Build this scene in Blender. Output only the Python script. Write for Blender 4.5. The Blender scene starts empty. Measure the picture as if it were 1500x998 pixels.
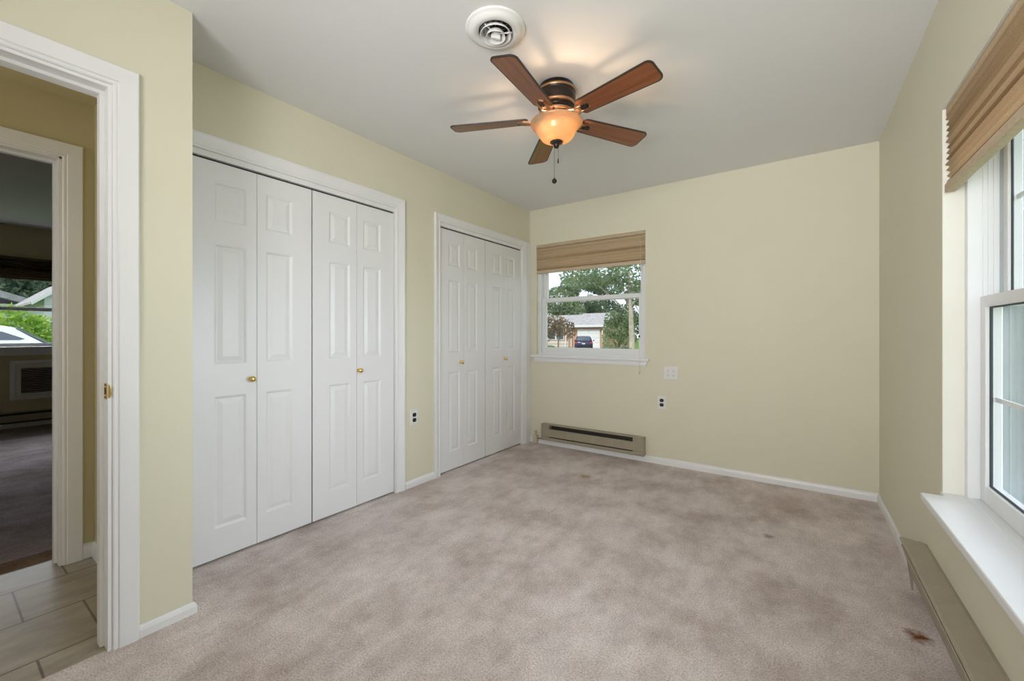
import bpy, bmesh, math, random
from mathutils import Vector, Matrix

# ------------------------------------------------------------------ camera, world, light, exposure
scn = bpy.context.scene
COL = scn.collection
PI = math.pi
scn.view_settings.view_transform = 'Standard'
scn.view_settings.look = 'None'
scn.view_settings.gamma = 1.0
scn.view_settings.use_curve_mapping = False
scn.view_settings.exposure = 0.0

YAW = 0.61378
CAM = (0.0, 0.0, 1.1328)
cam = bpy.data.cameras.new('camera')
cam.sensor_width = 36.0
cam.lens = 36.0 * 612.3 / 1500.0
cam.shift_y = -8.9 / 1500.0
cam.clip_start = 0.02
cam.clip_end = 600
camo = bpy.data.objects.new('camera', cam)
camo.location = CAM
camo.rotation_euler = (PI / 2, 0, YAW)
COL.objects.link(camo)
scn.camera = camo

world = bpy.data.worlds.new('sky')
scn.world = world
world.use_nodes = True
_bg = world.node_tree.nodes['Background']
_bg.inputs['Color'].default_value = (0.80, 0.90, 1.0, 1)
_bg.inputs['Strength'].default_value = 1.35


def lamp(kind, name, loc, rot, energy, color, **kw):
    l = bpy.data.lights.new(name, kind)
    l.energy = energy
    l.color = color
    for k, v in kw.items():
        setattr(l, k, v)
    o = bpy.data.objects.new(name, l)
    o.location = loc
    o.rotation_euler = rot
    COL.objects.link(o)
    return o


def aim(loc, to):
    return (Vector(to) - Vector(loc)).to_track_quat('-Z', 'Y').to_euler()


lamp('SUN', 'sun', (0, -20, 30), aim((0.6, -8, 9.5), (0, 0, 0)), 2.6, (1.0, 0.95, 0.86), angle=math.radians(0.6))
# open daylight beyond the right hand window
_p = (4.4, 2.3, 1.9)
lamp('AREA', 'window_daylight', _p, aim(_p, (0.4, 1.5, 1.1)), 172, (0.80, 0.90, 1.0), shape='RECTANGLE', size=4.0, size_y=4.4, spread=math.radians(95))
# soft fill light added at the rear of the room, behind the camera
_p = (-0.30, -1.15, 1.45)
lamp('AREA', 'rear_softlight', _p, aim(_p, (-0.35, 2.2, 2.55)), 36.5, (0.985, 0.985, 0.985), shape='RECTANGLE', size=1.2, size_y=1.3, spread=math.radians(112))
# fill lamp added inside the hall, standing in for daylight from other rooms
_p = (-2.57, -1.28, 1.45)
lamp('AREA', 'hall_fill', _p, aim(_p, (-2.57, 1.0, 1.2)), 9.0, (1.0, 0.98, 0.95), shape='RECTANGLE', size=0.7, size_y=1.7)
# open daylight beyond the window of the room across the hall
_p = (-11.6, 0.4, 4.2)
lamp('AREA', 'bedroom_daylight', _p, aim(_p, (-7.8, 0.4, 1.5)), 620, (0.86, 0.92, 1.0), shape='RECTANGLE', size=4.0, size_y=2.6)

# ------------------------------------------------------------------ room measurements
XL, XR, YB, H = -2.40, 0.402, 3.736, 2.44       # left wall, right wall, back wall, ceiling
XJ, YJ = -2.041, 0.641                          # the wall with the doorway and its corner
YF = -1.35                                      # wall behind the camera
XH, YHE, HH = -2.986, 0.519, 2.30               # hall: far wall, end wall, ceiling
X2A, X2B, H2 = -3.10, -7.82, 2.455              # second room
GZ = -0.48                                      # ground outside
RW = Matrix.Translation((XR, YB, 0)) @ Matrix.Rotation(math.radians(0.8), 4, 'Z') @ Matrix.Translation((-XR, -YB, 0))

# ------------------------------------------------------------------ materials


class NT:
    def __init__(s, name):
        s.m = bpy.data.materials.new(name)
        s.m.use_nodes = True
        s.t = s.m.node_tree
        s.b = s.t.nodes['Principled BSDF']
        s.o = s.t.nodes['Material Output']

    def n(s, typ, **kw):
        nd = s.t.nodes.new(typ)
        for k, v in kw.items():
            if k in nd.inputs.keys():
                nd.inputs[k].default_value = v
            else:
                setattr(nd, k, v)
        return nd

    def l(s, a, b):
        s.t.links.new(a, b)

    def coord(s, scale=(1, 1, 1), loc=(0, 0, 0), rot=(0, 0, 0)):
        tc = s.n('ShaderNodeTexCoord')
        mp = s.n('ShaderNodeMapping')
        mp.inputs['Scale'].default_value = scale
        mp.inputs['Location'].default_value = loc
        mp.inputs['Rotation'].default_value = rot
        s.l(tc.outputs['Object'], mp.inputs['Vector'])
        return mp.outputs['Vector']

    def noise(s, vec, scale, detail=3, rough=0.55):
        nd = s.n('ShaderNodeTexNoise')
        nd.inputs['Scale'].default_value = scale
        nd.inputs['Detail'].default_value = detail
        nd.inputs['Roughness'].default_value = rough
        s.l(vec, nd.inputs['Vector'])
        return nd.outputs['Fac']

    def ramp(s, fac, stops):
        r = s.n('ShaderNodeValToRGB')
        e = r.color_ramp.elements
        while len(e) < len(stops):
            e.new(0.5)
        for i, (p, c) in enumerate(stops):
            e[i].position = p
            e[i].color = (*c, 1) if len(c) == 3 else c
        s.l(fac, r.inputs['Fac'])
        return r.outputs['Color']

    def mix(s, fac, a, b, mode='MIX'):
        m = s.n('ShaderNodeMix', data_type='RGBA', blend_type=mode)
        for i, v in ((0, fac), (6, a), (7, b)):
            if isinstance(v, (int, float)):
                m.inputs[i].default_value = v
            elif isinstance(v, tuple):
                m.inputs[i].default_value = (*v, 1) if len(v) == 3 else v
            else:
                s.l(v, m.inputs[i])
        return m.outputs[2]

    def bump(s, h, strength, dist=0.002):
        b = s.n('ShaderNodeBump')
        b.inputs['Strength'].default_value = strength
        b.inputs['Distance'].default_value = dist
        s.l(h, b.inputs['Height'])
        s.l(b.outputs['Normal'], s.b.inputs['Normal'])


def srgb(r, g, b):
    f = lambda c: (c / 255 / 12.92) if c / 255 <= 0.04045 else ((c / 255 + 0.055) / 1.055) ** 2.4
    return (f(r), f(g), f(b))


def mat(name, col, rough=0.5, metal=0.0, spec=0.5, var=0.0, vscale=8.0, bump=0.0, bscale=60.0, coat=0.0):
    t = NT(name)
    t.b.inputs['Roughness'].default_value = rough
    t.b.inputs['Metallic'].default_value = metal
    t.b.inputs['Specular IOR Level'].default_value = spec
    t.b.inputs['Coat Weight'].default_value = coat
    v = t.coord()
    lo = tuple(c * (1 - var) for c in col)
    hi = tuple(min(1, c * (1 + var)) for c in col)
    t.l(t.ramp(t.noise(v, vscale), [(0.3, lo), (0.7, hi)]), t.b.inputs['Base Color'])
    if bump:
        t.bump(t.noise(v, bscale, 2), bump)
    return t.m


M = {}
WALLC = (0.735, 0.705, 0.56)
M['wall'] = mat('pale_yellow_paint', WALLC, 0.55, spec=0.3, var=0.012, vscale=2.5, bump=0.10, bscale=140)
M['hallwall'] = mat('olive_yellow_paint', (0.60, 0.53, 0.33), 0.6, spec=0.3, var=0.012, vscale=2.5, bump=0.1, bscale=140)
M['ceiling'] = mat('ceiling_white', (0.80, 0.80, 0.80), 0.8, spec=0.2, var=0.008, vscale=2, bump=0.08, bscale=120)
M['trim'] = mat('white_trim_paint', (0.84, 0.84, 0.85), 0.32, var=0.012, vscale=5)
M['revealpaint'] = mat('cream_reveal_paint', (0.82, 0.80, 0.72), 0.5, var=0.01)
M['vinyl'] = mat('white_vinyl', (0.82, 0.83, 0.84), 0.35, var=0.008)
M['plastic'] = mat('white_plastic', (0.80, 0.80, 0.79), 0.35)
M['ivory'] = mat('ivory_plastic', (0.74, 0.71, 0.62), 0.4)
M['liner'] = mat('grey_blue_jamb_liner', (0.40, 0.44, 0.455), 0.5, var=0.04, vscale=4)
M['boxbeige'] = mat('beige_box_paint', (0.58, 0.53, 0.40), 0.5)
M['gasket'] = mat('dark_glazing_gasket', (0.05, 0.055, 0.065), 0.6)
M['black'] = mat('black_plastic', (0.012, 0.012, 0.013), 0.4)
M['slot'] = mat('dark_slot', (0.02, 0.018, 0.016), 0.6)
M['brass'] = mat('polished_brass', (0.78, 0.56, 0.20), 0.22, metal=1.0, var=0.05)
M['heater'] = mat('beige_enamel', (0.36, 0.315, 0.235), 0.4, spec=0.4, var=0.05, vscale=20)
M['heaterdark'] = mat('heater_dark_fins', (0.035, 0.03, 0.027), 0.6)
M['bronze'] = mat('oil_rubbed_bronze', (0.035, 0.024, 0.020), 0.32, metal=0.6, spec=0.6, var=0.3, vscale=30)
M['copper'] = mat('copper_highlight', (0.52, 0.30, 0.17), 0.33, metal=0.9, var=0.15, vscale=40)
M['metaldark'] = mat('dark_metal', (0.06, 0.055, 0.05), 0.4, metal=0.8)
M['chain'] = mat('chain_metal', (0.22, 0.19, 0.16), 0.35, metal=0.9)
M['steel'] = mat('galvanised_steel', (0.33, 0.33, 0.33), 0.45, metal=0.8, var=0.2, vscale=25)
M['ductdark'] = mat('duct_dark', (0.03, 0.03, 0.028), 0.7)


def m_door():
    t = NT('white_moulded_door')
    t.b.inputs['Roughness'].default_value = 0.36
    t.b.inputs['Base Color'].default_value = (0.83, 0.83, 0.845, 1)
    v = t.coord((60, 60, 1.6))
    t.bump(t.noise(v, 3.0, 4), 0.10, 0.001)
    return t.m


def m_carpet(name, c_lo, c_mid, c_hi, stain=None):
    t = NT(name)
    t.b.inputs['Roughness'].default_value = 0.95
    t.b.inputs['Specular IOR Level'].default_value = 0.1
    v = t.coord()
    big = t.noise(v, 2.6, 7, 0.68)
    base = t.ramp(big, [(0.36, c_lo), (0.49, c_mid), (0.62, c_hi)])
    v2 = t.coord((1.0, 0.45, 1.0), rot=(0, 0, 0.9))
    med = t.noise(v2, 9, 6, 0.66)
    base = t.mix(0.40, base, t.ramp(med, [(0.33, (0.50, 0.47, 0.45)), (0.60, (1, 1, 1))]), 'MULTIPLY')
    fine = t.noise(v, 150, 5, 0.9)
    base = t.mix(0.85, base, t.ramp(fine, [(0.36, (0.40, 0.38, 0.37)), (0.50, (0.98, 0.98, 0.98)), (0.64, (1.35, 1.34, 1.32))]), 'MULTIPLY')
    if stain:
        for (x, y, r, c) in stain:
            mp = t.coord((1 / r, 1 / r, 1 / r), (-x / r, -y / r, 0))
            d = t.n('ShaderNodeVectorMath', operation='LENGTH')
            nz = t.n('ShaderNodeVectorMath', operation='ADD')
            nn = t.n('ShaderNodeTexNoise')
            nn.inputs['Scale'].default_value = 1.3
            t.l(mp, nn.inputs['Vector'])
            t.l(mp, nz.inputs[0])
            sc = t.n('ShaderNodeVectorMath', operation='MULTIPLY_ADD')
            t.l(nn.outputs['Color'], sc.inputs[0])
            sc.inputs[1].default_value = (1.6, 1.6, 0)
            sc.inputs[2].default_value = (-0.8, -0.8, 0)
            t.l(sc.outputs[0], nz.inputs[1])
            t.l(nz.outputs[0], d.inputs[0])
            k = t.ramp(d.outputs['Value'], [(0.25, (1, 1, 1)), (1.0, (0, 0, 0))])
            base = t.mix(k, base, c)
    t.l(base, t.b.inputs['Base Color'])
    hb = t.noise(v, 150, 3, 0.75)
    t.bump(hb, 0.6, 0.005)
    return t.m


def m_tile():
    t = NT('stone_look_tile')
    tc = t.n('ShaderNodeTexCoord')
    sp = t.n('ShaderNodeSeparateXYZ')
    t.l(tc.outputs['Object'], sp.inputs[0])
    cb = t.n('ShaderNodeCombineXYZ')
    a1 = t.n('ShaderNodeMath', operation='ADD')
    a1.inputs[1].default_value = -0.2375 + 0.1675 + 0.335 * 8
    t.l(sp.outputs['Y'], a1.inputs[0])
    a2 = t.n('ShaderNodeMath', operation='ADD')
    a2.inputs[1].default_value = 2.19 + 0.335 * 8
    t.l(sp.outputs['X'], a2.inputs[0])
    t.l(a1.outputs[0], cb.inputs['X'])
    t.l(a2.outputs[0], cb.inputs['Y'])
    br = t.n('ShaderNodeTexBrick')
    br.offset = 0.5
    br.inputs['Scale'].default_value = 1.0
    br.inputs['Brick Width'].default_value = 0.335
    br.inputs['Row Height'].default_value = 0.335
    br.inputs['Mortar Size'].default_value = 0.004
    br.inputs['Mortar Smooth'].default_value = 0.2
    br.inputs['Color1'].default_value = (0.43, 0.385, 0.315, 1)
    br.inputs['Color2'].default_value = (0.36, 0.315, 0.25, 1)
    br.inputs['Mortar'].default_value = (0.15, 0.12, 0.085, 1)
    t.l(cb.outputs[0], br.inputs['Vector'])
    v = t.coord((2.5, 1, 1))
    cl = t.ramp(t.noise(v, 6, 6, 0.6), [(0.3, (0.62, 0.60, 0.58)), (0.7, (1.15, 1.13, 1.1))])
    t.l(t.mix(0.8, br.outputs['Color'], cl, 'MULTIPLY'), t.b.inputs['Base Color'])
    t.b.inputs['Roughness'].default_value = 0.38
    t.bump(br.outputs['Fac'], -0.4, 0.002)
    return t.m


def m_wood():
    t = NT('reddish_blade_wood')
    t.b.inputs['Roughness'].default_value = 0.28
    v = t.coord((1.2, 26, 26))
    f = t.noise(v, 2.2, 6, 0.6)
    t.l(t.ramp(f, [(0.25, (0.13, 0.036, 0.012)), (0.5, (0.235, 0.075, 0.026)), (0.75, (0.33, 0.125, 0.046))]), t.b.inputs['Base Color'])
    t.b.inputs['Coat Weight'].default_value = 0.25
    return t.m


def m_shade(name, k=1.0):
    """woven cloth: mostly diffuse, with some daylight coming through the weave"""
    t = NT(name)
    t.t.nodes.remove(t.b)
    v = t.coord((0.12, 0.12, 21))
    f = t.noise(v, 1.0, 3, 0.62)
    base = t.ramp(f, [(0.32, tuple(c * k for c in (0.42, 0.29, 0.165))), (0.46, tuple(c * k for c in (0.70, 0.54, 0.355))), (0.62, tuple(c * k for c in (0.80, 0.66, 0.47)))])  # tan bands painted across the cloth imitate the shading of its folds
    v2 = t.coord((240, 240, 40))
    c = t.mix(0.25, base, t.ramp(t.noise(v2, 1.0, 2), [(0.35, (0.6, 0.55, 0.5)), (0.65, (1.1, 1.1, 1.1))]), 'MULTIPLY')
    df = t.n('ShaderNodeBsdfDiffuse')
    tr = t.n('ShaderNodeBsdfTranslucent')
    t.l(c, df.inputs['Color'])
    t.l(c, tr.inputs['Color'])
    m = t.n('ShaderNodeMixShader')
    m.inputs[0].default_value = 0.30
    t.l(df.outputs[0], m.inputs[1])
    t.l(tr.outputs[0], m.inputs[2])
    t.l(m.outputs[0], t.o.inputs['Surface'])
    return t.m


def m_glass():
    t = NT('window_glass')
    t.t.nodes.remove(t.b)
    tr = t.n('ShaderNodeBsdfTransparent')
    tr.inputs['Color'].default_value = (0.985, 0.99, 0.99, 1)
    gl = t.n('ShaderNodeBsdfGlossy')
    gl.inputs['Roughness'].default_value = 0.02
    lw = t.n('ShaderNodeLayerWeight')
    lw.inputs['Blend'].default_value = 0.5
    fr = t.n('ShaderNodeMapRange')
    t.l(lw.outputs['Facing'], fr.inputs['Value'])
    fr.inputs['From Min'].default_value = 0.5
    fr.inputs['To Min'].default_value = 0.02
    fr.inputs['To Max'].default_value = 0.14
    mx = t.n('ShaderNodeMixShader')
    t.l(fr.outputs[0], mx.inputs[0])
    t.l(tr.outputs[0], mx.inputs[1])
    t.l(gl.outputs[0], mx.inputs[2])
    t.l(mx.outputs[0], t.o.inputs['Surface'])
    return t.m


def m_bowl():
    t = NT('amber_frosted_glass')
    t.t.nodes.remove(t.b)
    tr = t.n('ShaderNodeBsdfTranslucent')
    tr.inputs['Color'].default_value = (0.50, 0.355, 0.215, 1)
    df = t.n('ShaderNodeBsdfDiffuse')
    v = t.coord()
    t.l(t.ramp(t.noise(v, 14, 4), [(0.3, (0.50, 0.38, 0.26)), (0.7, (0.64, 0.53, 0.40))]), df.inputs['Color'])
    gl = t.n('ShaderNodeBsdfGlossy')
    gl.inputs['Roughness'].default_value = 0.25
    m1 = t.n('ShaderNodeMixShader')
    m1.inputs[0].default_value = 0.42
    t.l(tr.outputs[0], m1.inputs[1])
    t.l(df.outputs[0], m1.inputs[2])
    m2 = t.n('ShaderNodeMixShader')
    m2.inputs[0].default_value = 0.05
    t.l(m1.outputs[0], m2.inputs[1])
    t.l(gl.outputs[0], m2.inputs[2])
    t.l(m2.outputs[0], t.o.inputs['Surface'])
    return t.m


def m_emit(name, col, s):
    t = NT(name)
    t.b.inputs['Emission Color'].default_value = (*col, 1)
    t.b.inputs['Emission Strength'].default_value = s
    return t.m


def m_leaf(name, c1, c2):
    t = NT(name)
    t.t.nodes.remove(t.b)
    v = t.coord()
    nz = t.noise(v, 1.1, 3)
    c = t.ramp(nz, [(0.35, c1), (0.65, c2)])
    df = t.n('ShaderNodeBsdfDiffuse')
    tr = t.n('ShaderNodeBsdfTranslucent')
    t.l(c, df.inputs['Color'])
    t.l(c, tr.inputs['Color'])
    m1 = t.n('ShaderNodeMixShader')
    m1.inputs[0].default_value = 0.4
    t.l(df.outputs[0], m1.inputs[1])
    t.l(tr.outputs[0], m1.inputs[2])
    t.l(m1.outputs[0], t.o.inputs['Surface'])
    return t.m


def m_bricks():
    t = NT('orange_brick')
    v = t.coord(rot=(PI / 2, 0, 0))
    br = t.n('ShaderNodeTexBrick')
    br.inputs['Scale'].default_value = 1.0
    br.inputs['Brick Width'].default_value = 0.21
    br.inputs['Row Height'].default_value = 0.075
    br.inputs['Mortar Size'].default_value = 0.008
    br.inputs['Color1'].default_value = (0.50, 0.23, 0.15, 1)
    br.inputs['Color2'].default_value = (0.60, 0.30, 0.20, 1)
    br.inputs['Mortar'].default_value = (0.55, 0.45, 0.38, 1)
    t.l(v, br.inputs['Vector'])
    t.l(br.outputs['Color'], t.b.inputs['Base Color'])
    t.b.inputs['Roughness'].default_value = 0.9
    return t.m


def m_lap(name, col, pitch):
    t = NT(name)
    v = t.coord()
    w = t.n('ShaderNodeTexWave', wave_type='BANDS', bands_direction='Z', wave_profile='SAW')
    w.inputs['Scale'].default_value = 1.0 / pitch / 2 / PI * 2 * PI / 20 * 20 / 6.2832
    t.l(v, w.inputs['Vector'])
    t.l(t.ramp(w.outputs['Fac'], [(0.0, tuple(c * 0.7 for c in col)), (0.15, col), (1.0, col)]), t.b.inputs['Base Color'])
    t.b.inputs['Roughness'].default_value = 0.7
    return t.m


M['door'] = m_door()
M['carpet'] = m_carpet('taupe_carpet', (0.58, 0.49, 0.455), (0.72, 0.635, 0.61), (0.82, 0.735, 0.71),
                       stain=[(0.345, 2.155, 0.050, (0.20, 0.075, 0.02)), (-1.44, 3.06, 0.06, (0.42, 0.29, 0.20)), (-0.171, 2.746, 0.035, (0.33, 0.27, 0.25))])
M['carpet2'] = m_carpet('grey_mauve_carpet', (0.25, 0.20, 0.19), (0.33, 0.27, 0.27), (0.40, 0.33, 0.34))
M['frayed'] = m_carpet('brown_carpet_edge', (0.14, 0.08, 0.045), (0.20, 0.125, 0.075), (0.26, 0.17, 0.11))
M['tile'] = m_tile()
M['wood'] = m_wood()
M['woodedge'] = mat('dark_blade_edge', (0.035, 0.022, 0.016), 0.4)
M['shade'] = m_shade('tan_woven_shade')
M['shaderail'] = mat('tan_fabric_rail', (0.58, 0.47, 0.335), 0.85, spec=0.1, var=0.08, vscale=80)
M['shadedark'] = m_shade('brown_woven_shade', k=0.25)
M['glass'] = m_glass()
M['bowl'] = m_bowl()
M['bulb'] = m_emit('bulb_glow', (1.0, 0.80, 0.52), 48)
M['brick'] = m_bricks()
M['roofgrey'] = mat('grey_shingles', (0.36, 0.35, 0.36), 0.9, var=0.25, vscale=3)
M['white_ext'] = mat('white_exterior_paint', (0.80, 0.80, 0.80), 0.6, var=0.02)
M['siding'] = mat('white_vertical_siding', (0.50, 0.53, 0.53), 0.6, var=0.03, vscale=1.5)
M['sidingtrim'] = mat('pale_blue_trim', (0.46, 0.54, 0.64), 0.6)
M['lap'] = m_lap('white_lap_siding', (0.70, 0.71, 0.74), 0.2)
M['grass'] = mat('lawn_grass', (0.14, 0.24, 0.06), 0.95, spec=0.1, var=0.35, vscale=1.5)
M['asphalt'] = mat('asphalt', (0.20, 0.20, 0.21), 0.9, var=0.12, vscale=4)
M['concrete'] = mat('concrete', (0.42, 0.41, 0.39), 0.9, var=0.1, vscale=3)
M['bark'] = mat('bark', (0.26, 0.21, 0.17), 0.95, spec=0.1, var=0.3, vscale=6)
M['barkpale'] = mat('pale_bark', (0.44, 0.38, 0.31), 0.95, spec=0.1, var=0.25, vscale=3)
M['leaf_a'] = m_leaf('mid_green_leaves', (0.15, 0.22, 0.12), (0.36, 0.44, 0.26))
M['leaf_b'] = m_leaf('dark_green_leaves', (0.09, 0.15, 0.09), (0.23, 0.30, 0.18))
M['leaf_c'] = m_leaf('reddish_brown_leaves', (0.17, 0.13, 0.085), (0.34, 0.26, 0.17))
M['leaf_d'] = m_leaf('bright_green_leaves', (0.24, 0.42, 0.07), (0.42, 0.60, 0.14))
M['leaf_e'] = m_leaf('blue_green_leaves', (0.10, 0.15, 0.11), (0.24, 0.31, 0.21))
M['leaf_f'] = m_leaf('yellow_green_leaves', (0.20, 0.28, 0.12), (0.42, 0.49, 0.27))
M['carpaint_w'] = mat('white_car_paint', (0.85, 0.85, 0.85), 0.2, coat=0.6)
M['carpaint_b'] = mat('dark_blue_car_paint', (0.03, 0.025, 0.09), 0.2, coat=0.6)
M['carglass'] = mat('car_glass', (0.10, 0.12, 0.17), 0.08, spec=0.8)
M['tyre'] = mat('tyre_rubber', (0.02, 0.02, 0.02), 0.8)
M['red'] = mat('red_lens', (0.5, 0.02, 0.02), 0.3)

# ------------------------------------------------------------------ mesh helpers


def newbm():
    return bmesh.new()


def box(bm, x0, x1, y0, y1, z0, z1, bev=0.0, seg=2, mi=0):
    vs = [bm.verts.new((x, y, z)) for x in (x0, x1) for y in (y0, y1) for z in (z0, z1)]
    fs = []
    for q in ((0, 1, 3, 2), (4, 6, 7, 5), (0, 4, 5, 1), (2, 3, 7, 6), (0, 2, 6, 4), (1, 5, 7, 3)):
        f = bm.faces.new([vs[i] for i in q])
        f.material_index = mi
        fs.append(f)
    if bev:
        es = list({e for f in fs for e in f.edges})
        r = bmesh.ops.bevel(bm, geom=es, offset=bev, segments=seg, profile=0.6, affect='EDGES')
        for f in r['faces']:
            f.material_index = mi
    return bm


def prism(bm, pts, f0, f1, mi=0, cap=True):
    """pts: 2D outline; f0/f1 map a 2D point to its 3D place at either end"""
    a = [bm.verts.new(f0(*p)) for p in pts]
    b = [bm.verts.new(f1(*p)) for p in pts]
    n = len(pts)
    for i in range(n):
        j = (i + 1) % n
        f = bm.faces.new((a[i], a[j], b[j], b[i]))
        f.material_index = mi
    if cap:
        for loop in (a[::-1], b):
            f = bm.faces.new(loop)
            f.material_index = mi
    return bm


def lathe(bm, prof, c=(0, 0, 0), n=40, mi=None, axis='Z', closed=False):
    """prof: (r,z) list; mi: material index per segment"""
    rings = []
    for (r, z) in prof:
        if r < 1e-5:
            rings.append([bm.verts.new(_ax(0, 0, z, c, axis))])
        else:
            rings.append([bm.verts.new(_ax(r * math.cos(2 * PI * k / n), r * math.sin(2 * PI * k / n), z, c, axis)) for k in range(n)])
    segs = list(zip(rings[:-1], rings[1:]))
    if closed:
        segs.append((rings[-1], rings[0]))
    for i, (a, b) in enumerate(segs):
        for k in range(n):
            j = (k + 1) % n
            q = [a[k % len(a)], a[j % len(a)], b[j % len(b)], b[k % len(b)]]
            q = [v for t, v in enumerate(q) if v not in q[:t]]
            if len(q) > 2:
                f = bm.faces.new(q)
                f.smooth = True
                if mi:
                    f.material_index = mi[i]
    return bm


def _ax(x, y, z, c, axis):
    if axis == 'Z':
        return (c[0] + x, c[1] + y, c[2] + z)
    if axis == 'X':
        return (c[0] + z, c[1] + x, c[2] + y)
    return (c[0] + x, c[1] + z, c[2] + y)


def tube(bm, pts, r, n=8, mi=0):
    pts = [Vector(p) for p in pts]
    rad = r if isinstance(r, (list, tuple)) else [r] * len(pts)
    rings = []
    for i, p in enumerate(pts):
        d = (pts[min(i + 1, len(pts) - 1)] - pts[max(i - 1, 0)]).normalized()
        up = Vector((0, 0, 1)) if abs(d.z) < 0.95 else Vector((1, 0, 0))
        a = d.cross(up).normalized()
        b = d.cross(a)
        rings.append([bm.verts.new(p + (a * math.cos(2 * PI * k / n) + b * math.sin(2 * PI * k / n)) * rad[i]) for k in range(n)])
    for a, b in zip(rings[:-1], rings[1:]):
        for k in range(n):
            f = bm.faces.new((a[k], a[(k + 1) % n], b[(k + 1) % n], b[k]))
            f.smooth = True
            f.material_index = mi
    for rr in (rings[0][::-1], rings[-1]):
        f = bm.faces.new(rr)
        f.material_index = mi
    return bm


def ball(bm, c, r, sx=1, sy=1, sz=1, sub=2, mi=0):
    m = Matrix.Translation(c) @ Matrix.Diagonal((r * sx, r * sy, r * sz, 1))
    res = bmesh.ops.create_icosphere(bm, subdivisions=sub, radius=1, matrix=m)
    for v in res['verts']:
        for f in v.link_faces:
            f.smooth = True
            f.material_index = mi
    return bm


def obj(name, bm, mats, parent=None, xf=None, recalc=True):
    if xf is not None:
        bmesh.ops.transform(bm, matrix=xf, verts=bm.verts)
    if recalc:
        bmesh.ops.recalc_face_normals(bm, faces=bm.faces)
    me = bpy.data.meshes.new(name)
    bm.to_mesh(me)
    bm.free()
    for m in (mats if isinstance(mats, (list, tuple)) else [mats]):
        me.materials.append(m)
    o = bpy.data.objects.new(name, me)
    COL.objects.link(o)
    if parent is not None:
        o.parent = parent
        o.matrix_parent_inverse = parent.matrix_basis.inverted()
    return o


def tag(o, label, cat, group=None, kind=None):
    o['label'] = label
    o['category'] = cat
    if group:
        o['group'] = group
    if kind:
        o['kind'] = kind
    return o


def thing(name, label, cat, loc=(0, 0, 0), group=None, kind=None):
    o = bpy.data.objects.new(name, None)
    o.empty_display_size = 0.05
    o.location = loc
    COL.objects.link(o)
    return tag(o, label, cat, group, kind)


def struct(name, bm, m, label, cat, xf=None):
    return tag(obj(name, bm, m, None, xf), label, cat, kind='structure')


def holed(u0, u1, z0, z1, t0, t1, holes, axis):
    """a wall slab over u0..u1, z0..z1, t0..t1 thick, with rectangular openings (ua,ub,za,zb); axis = the wall's normal"""
    us = sorted({u0, u1, *[h[0] for h in holes], *[h[1] for h in holes]})
    zs = sorted({z0, z1, *[h[2] for h in holes], *[h[3] for h in holes]})
    bm = newbm()
    P = (lambda u, t, z: (t, u, z)) if axis == 'X' else (lambda u, t, z: (u, t, z))
    cache = {}

    def V(i, k, s):
        if (i, k, s) not in cache:
            cache[(i, k, s)] = bm.verts.new(P(us[i], (t0, t1)[s], zs[k]))
        return cache[(i, k, s)]
    cells = set()
    for i in range(len(us) - 1):
        for k in range(len(zs) - 1):
            uc, zc = (us[i] + us[i + 1]) / 2, (zs[k] + zs[k + 1]) / 2
            if not any(h[0] < uc < h[1] and h[2] < zc < h[3] for h in holes):
                cells.add((i, k))
    for (i, k) in cells:
        for s in (0, 1):
            bm.faces.new((V(i, k, s), V(i + 1, k, s), V(i + 1, k + 1, s), V(i, k + 1, s)))
        for (di, dk, a, b) in ((-1, 0, (i, k), (i, k + 1)), (1, 0, (i + 1, k), (i + 1, k + 1)), (0, -1, (i, k), (i + 1, k)), (0, 1, (i, k + 1), (i + 1, k + 1))):
            if (i + di, k + dk) not in cells:
                bm.faces.new((V(*a, 0), V(*b, 0), V(*b, 1), V(*a, 1)))
    return bm


def sweep_frame(bm, path, prof, to3d, mi=0):
    """mitred casing: path = inner-edge 2D points, prof = (outward, thickness) outline; to3d(u,z,t)"""
    P = [Vector(p) for p in path]
    n = len(P)
    offs = []
    for i in range(n):
        ns = []
        for a, b in ((i - 1, i), (i, i + 1)):
            if 0 <= a and b < n:
                d = (P[b] - P[a]).normalized()
                ns.append(Vector((-d.y, d.x)))
        m = ns[0] if len(ns) == 1 else (ns[0] + ns[1]) / (1 + ns[0].dot(ns[1]))
        offs.append(m)
    rings = [[bm.verts.new(to3d(P[i].x + offs[i].x * w, P[i].y + offs[i].y * w, t)) for (w, t) in prof] for i in range(n)]
    k = len(prof)
    for a, b in zip(rings[:-1], rings[1:]):
        for j in range(k):
            f = bm.faces.new((a[j], a[(j + 1) % k], b[(j + 1) % k], b[j]))
            f.material_index = mi
    bm.faces.new(rings[0][::-1])
    bm.faces.new(rings[-1])
    return bm


CASING = lambda w: [(0, 0), (0, .009), (.006, .012), (.012, .012), (.016, .009), (w * .45, .012), (w * .72, .017), (w * .85, .020), (w * .97, .019), (w, .015), (w, 0)]
FLATCASE = lambda w: [(0, 0), (0, .008), (.004, .012), (.010, .012), (.014, .010), (.018, .016), (w - .004, .018), (w, .014), (w, 0)]

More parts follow.
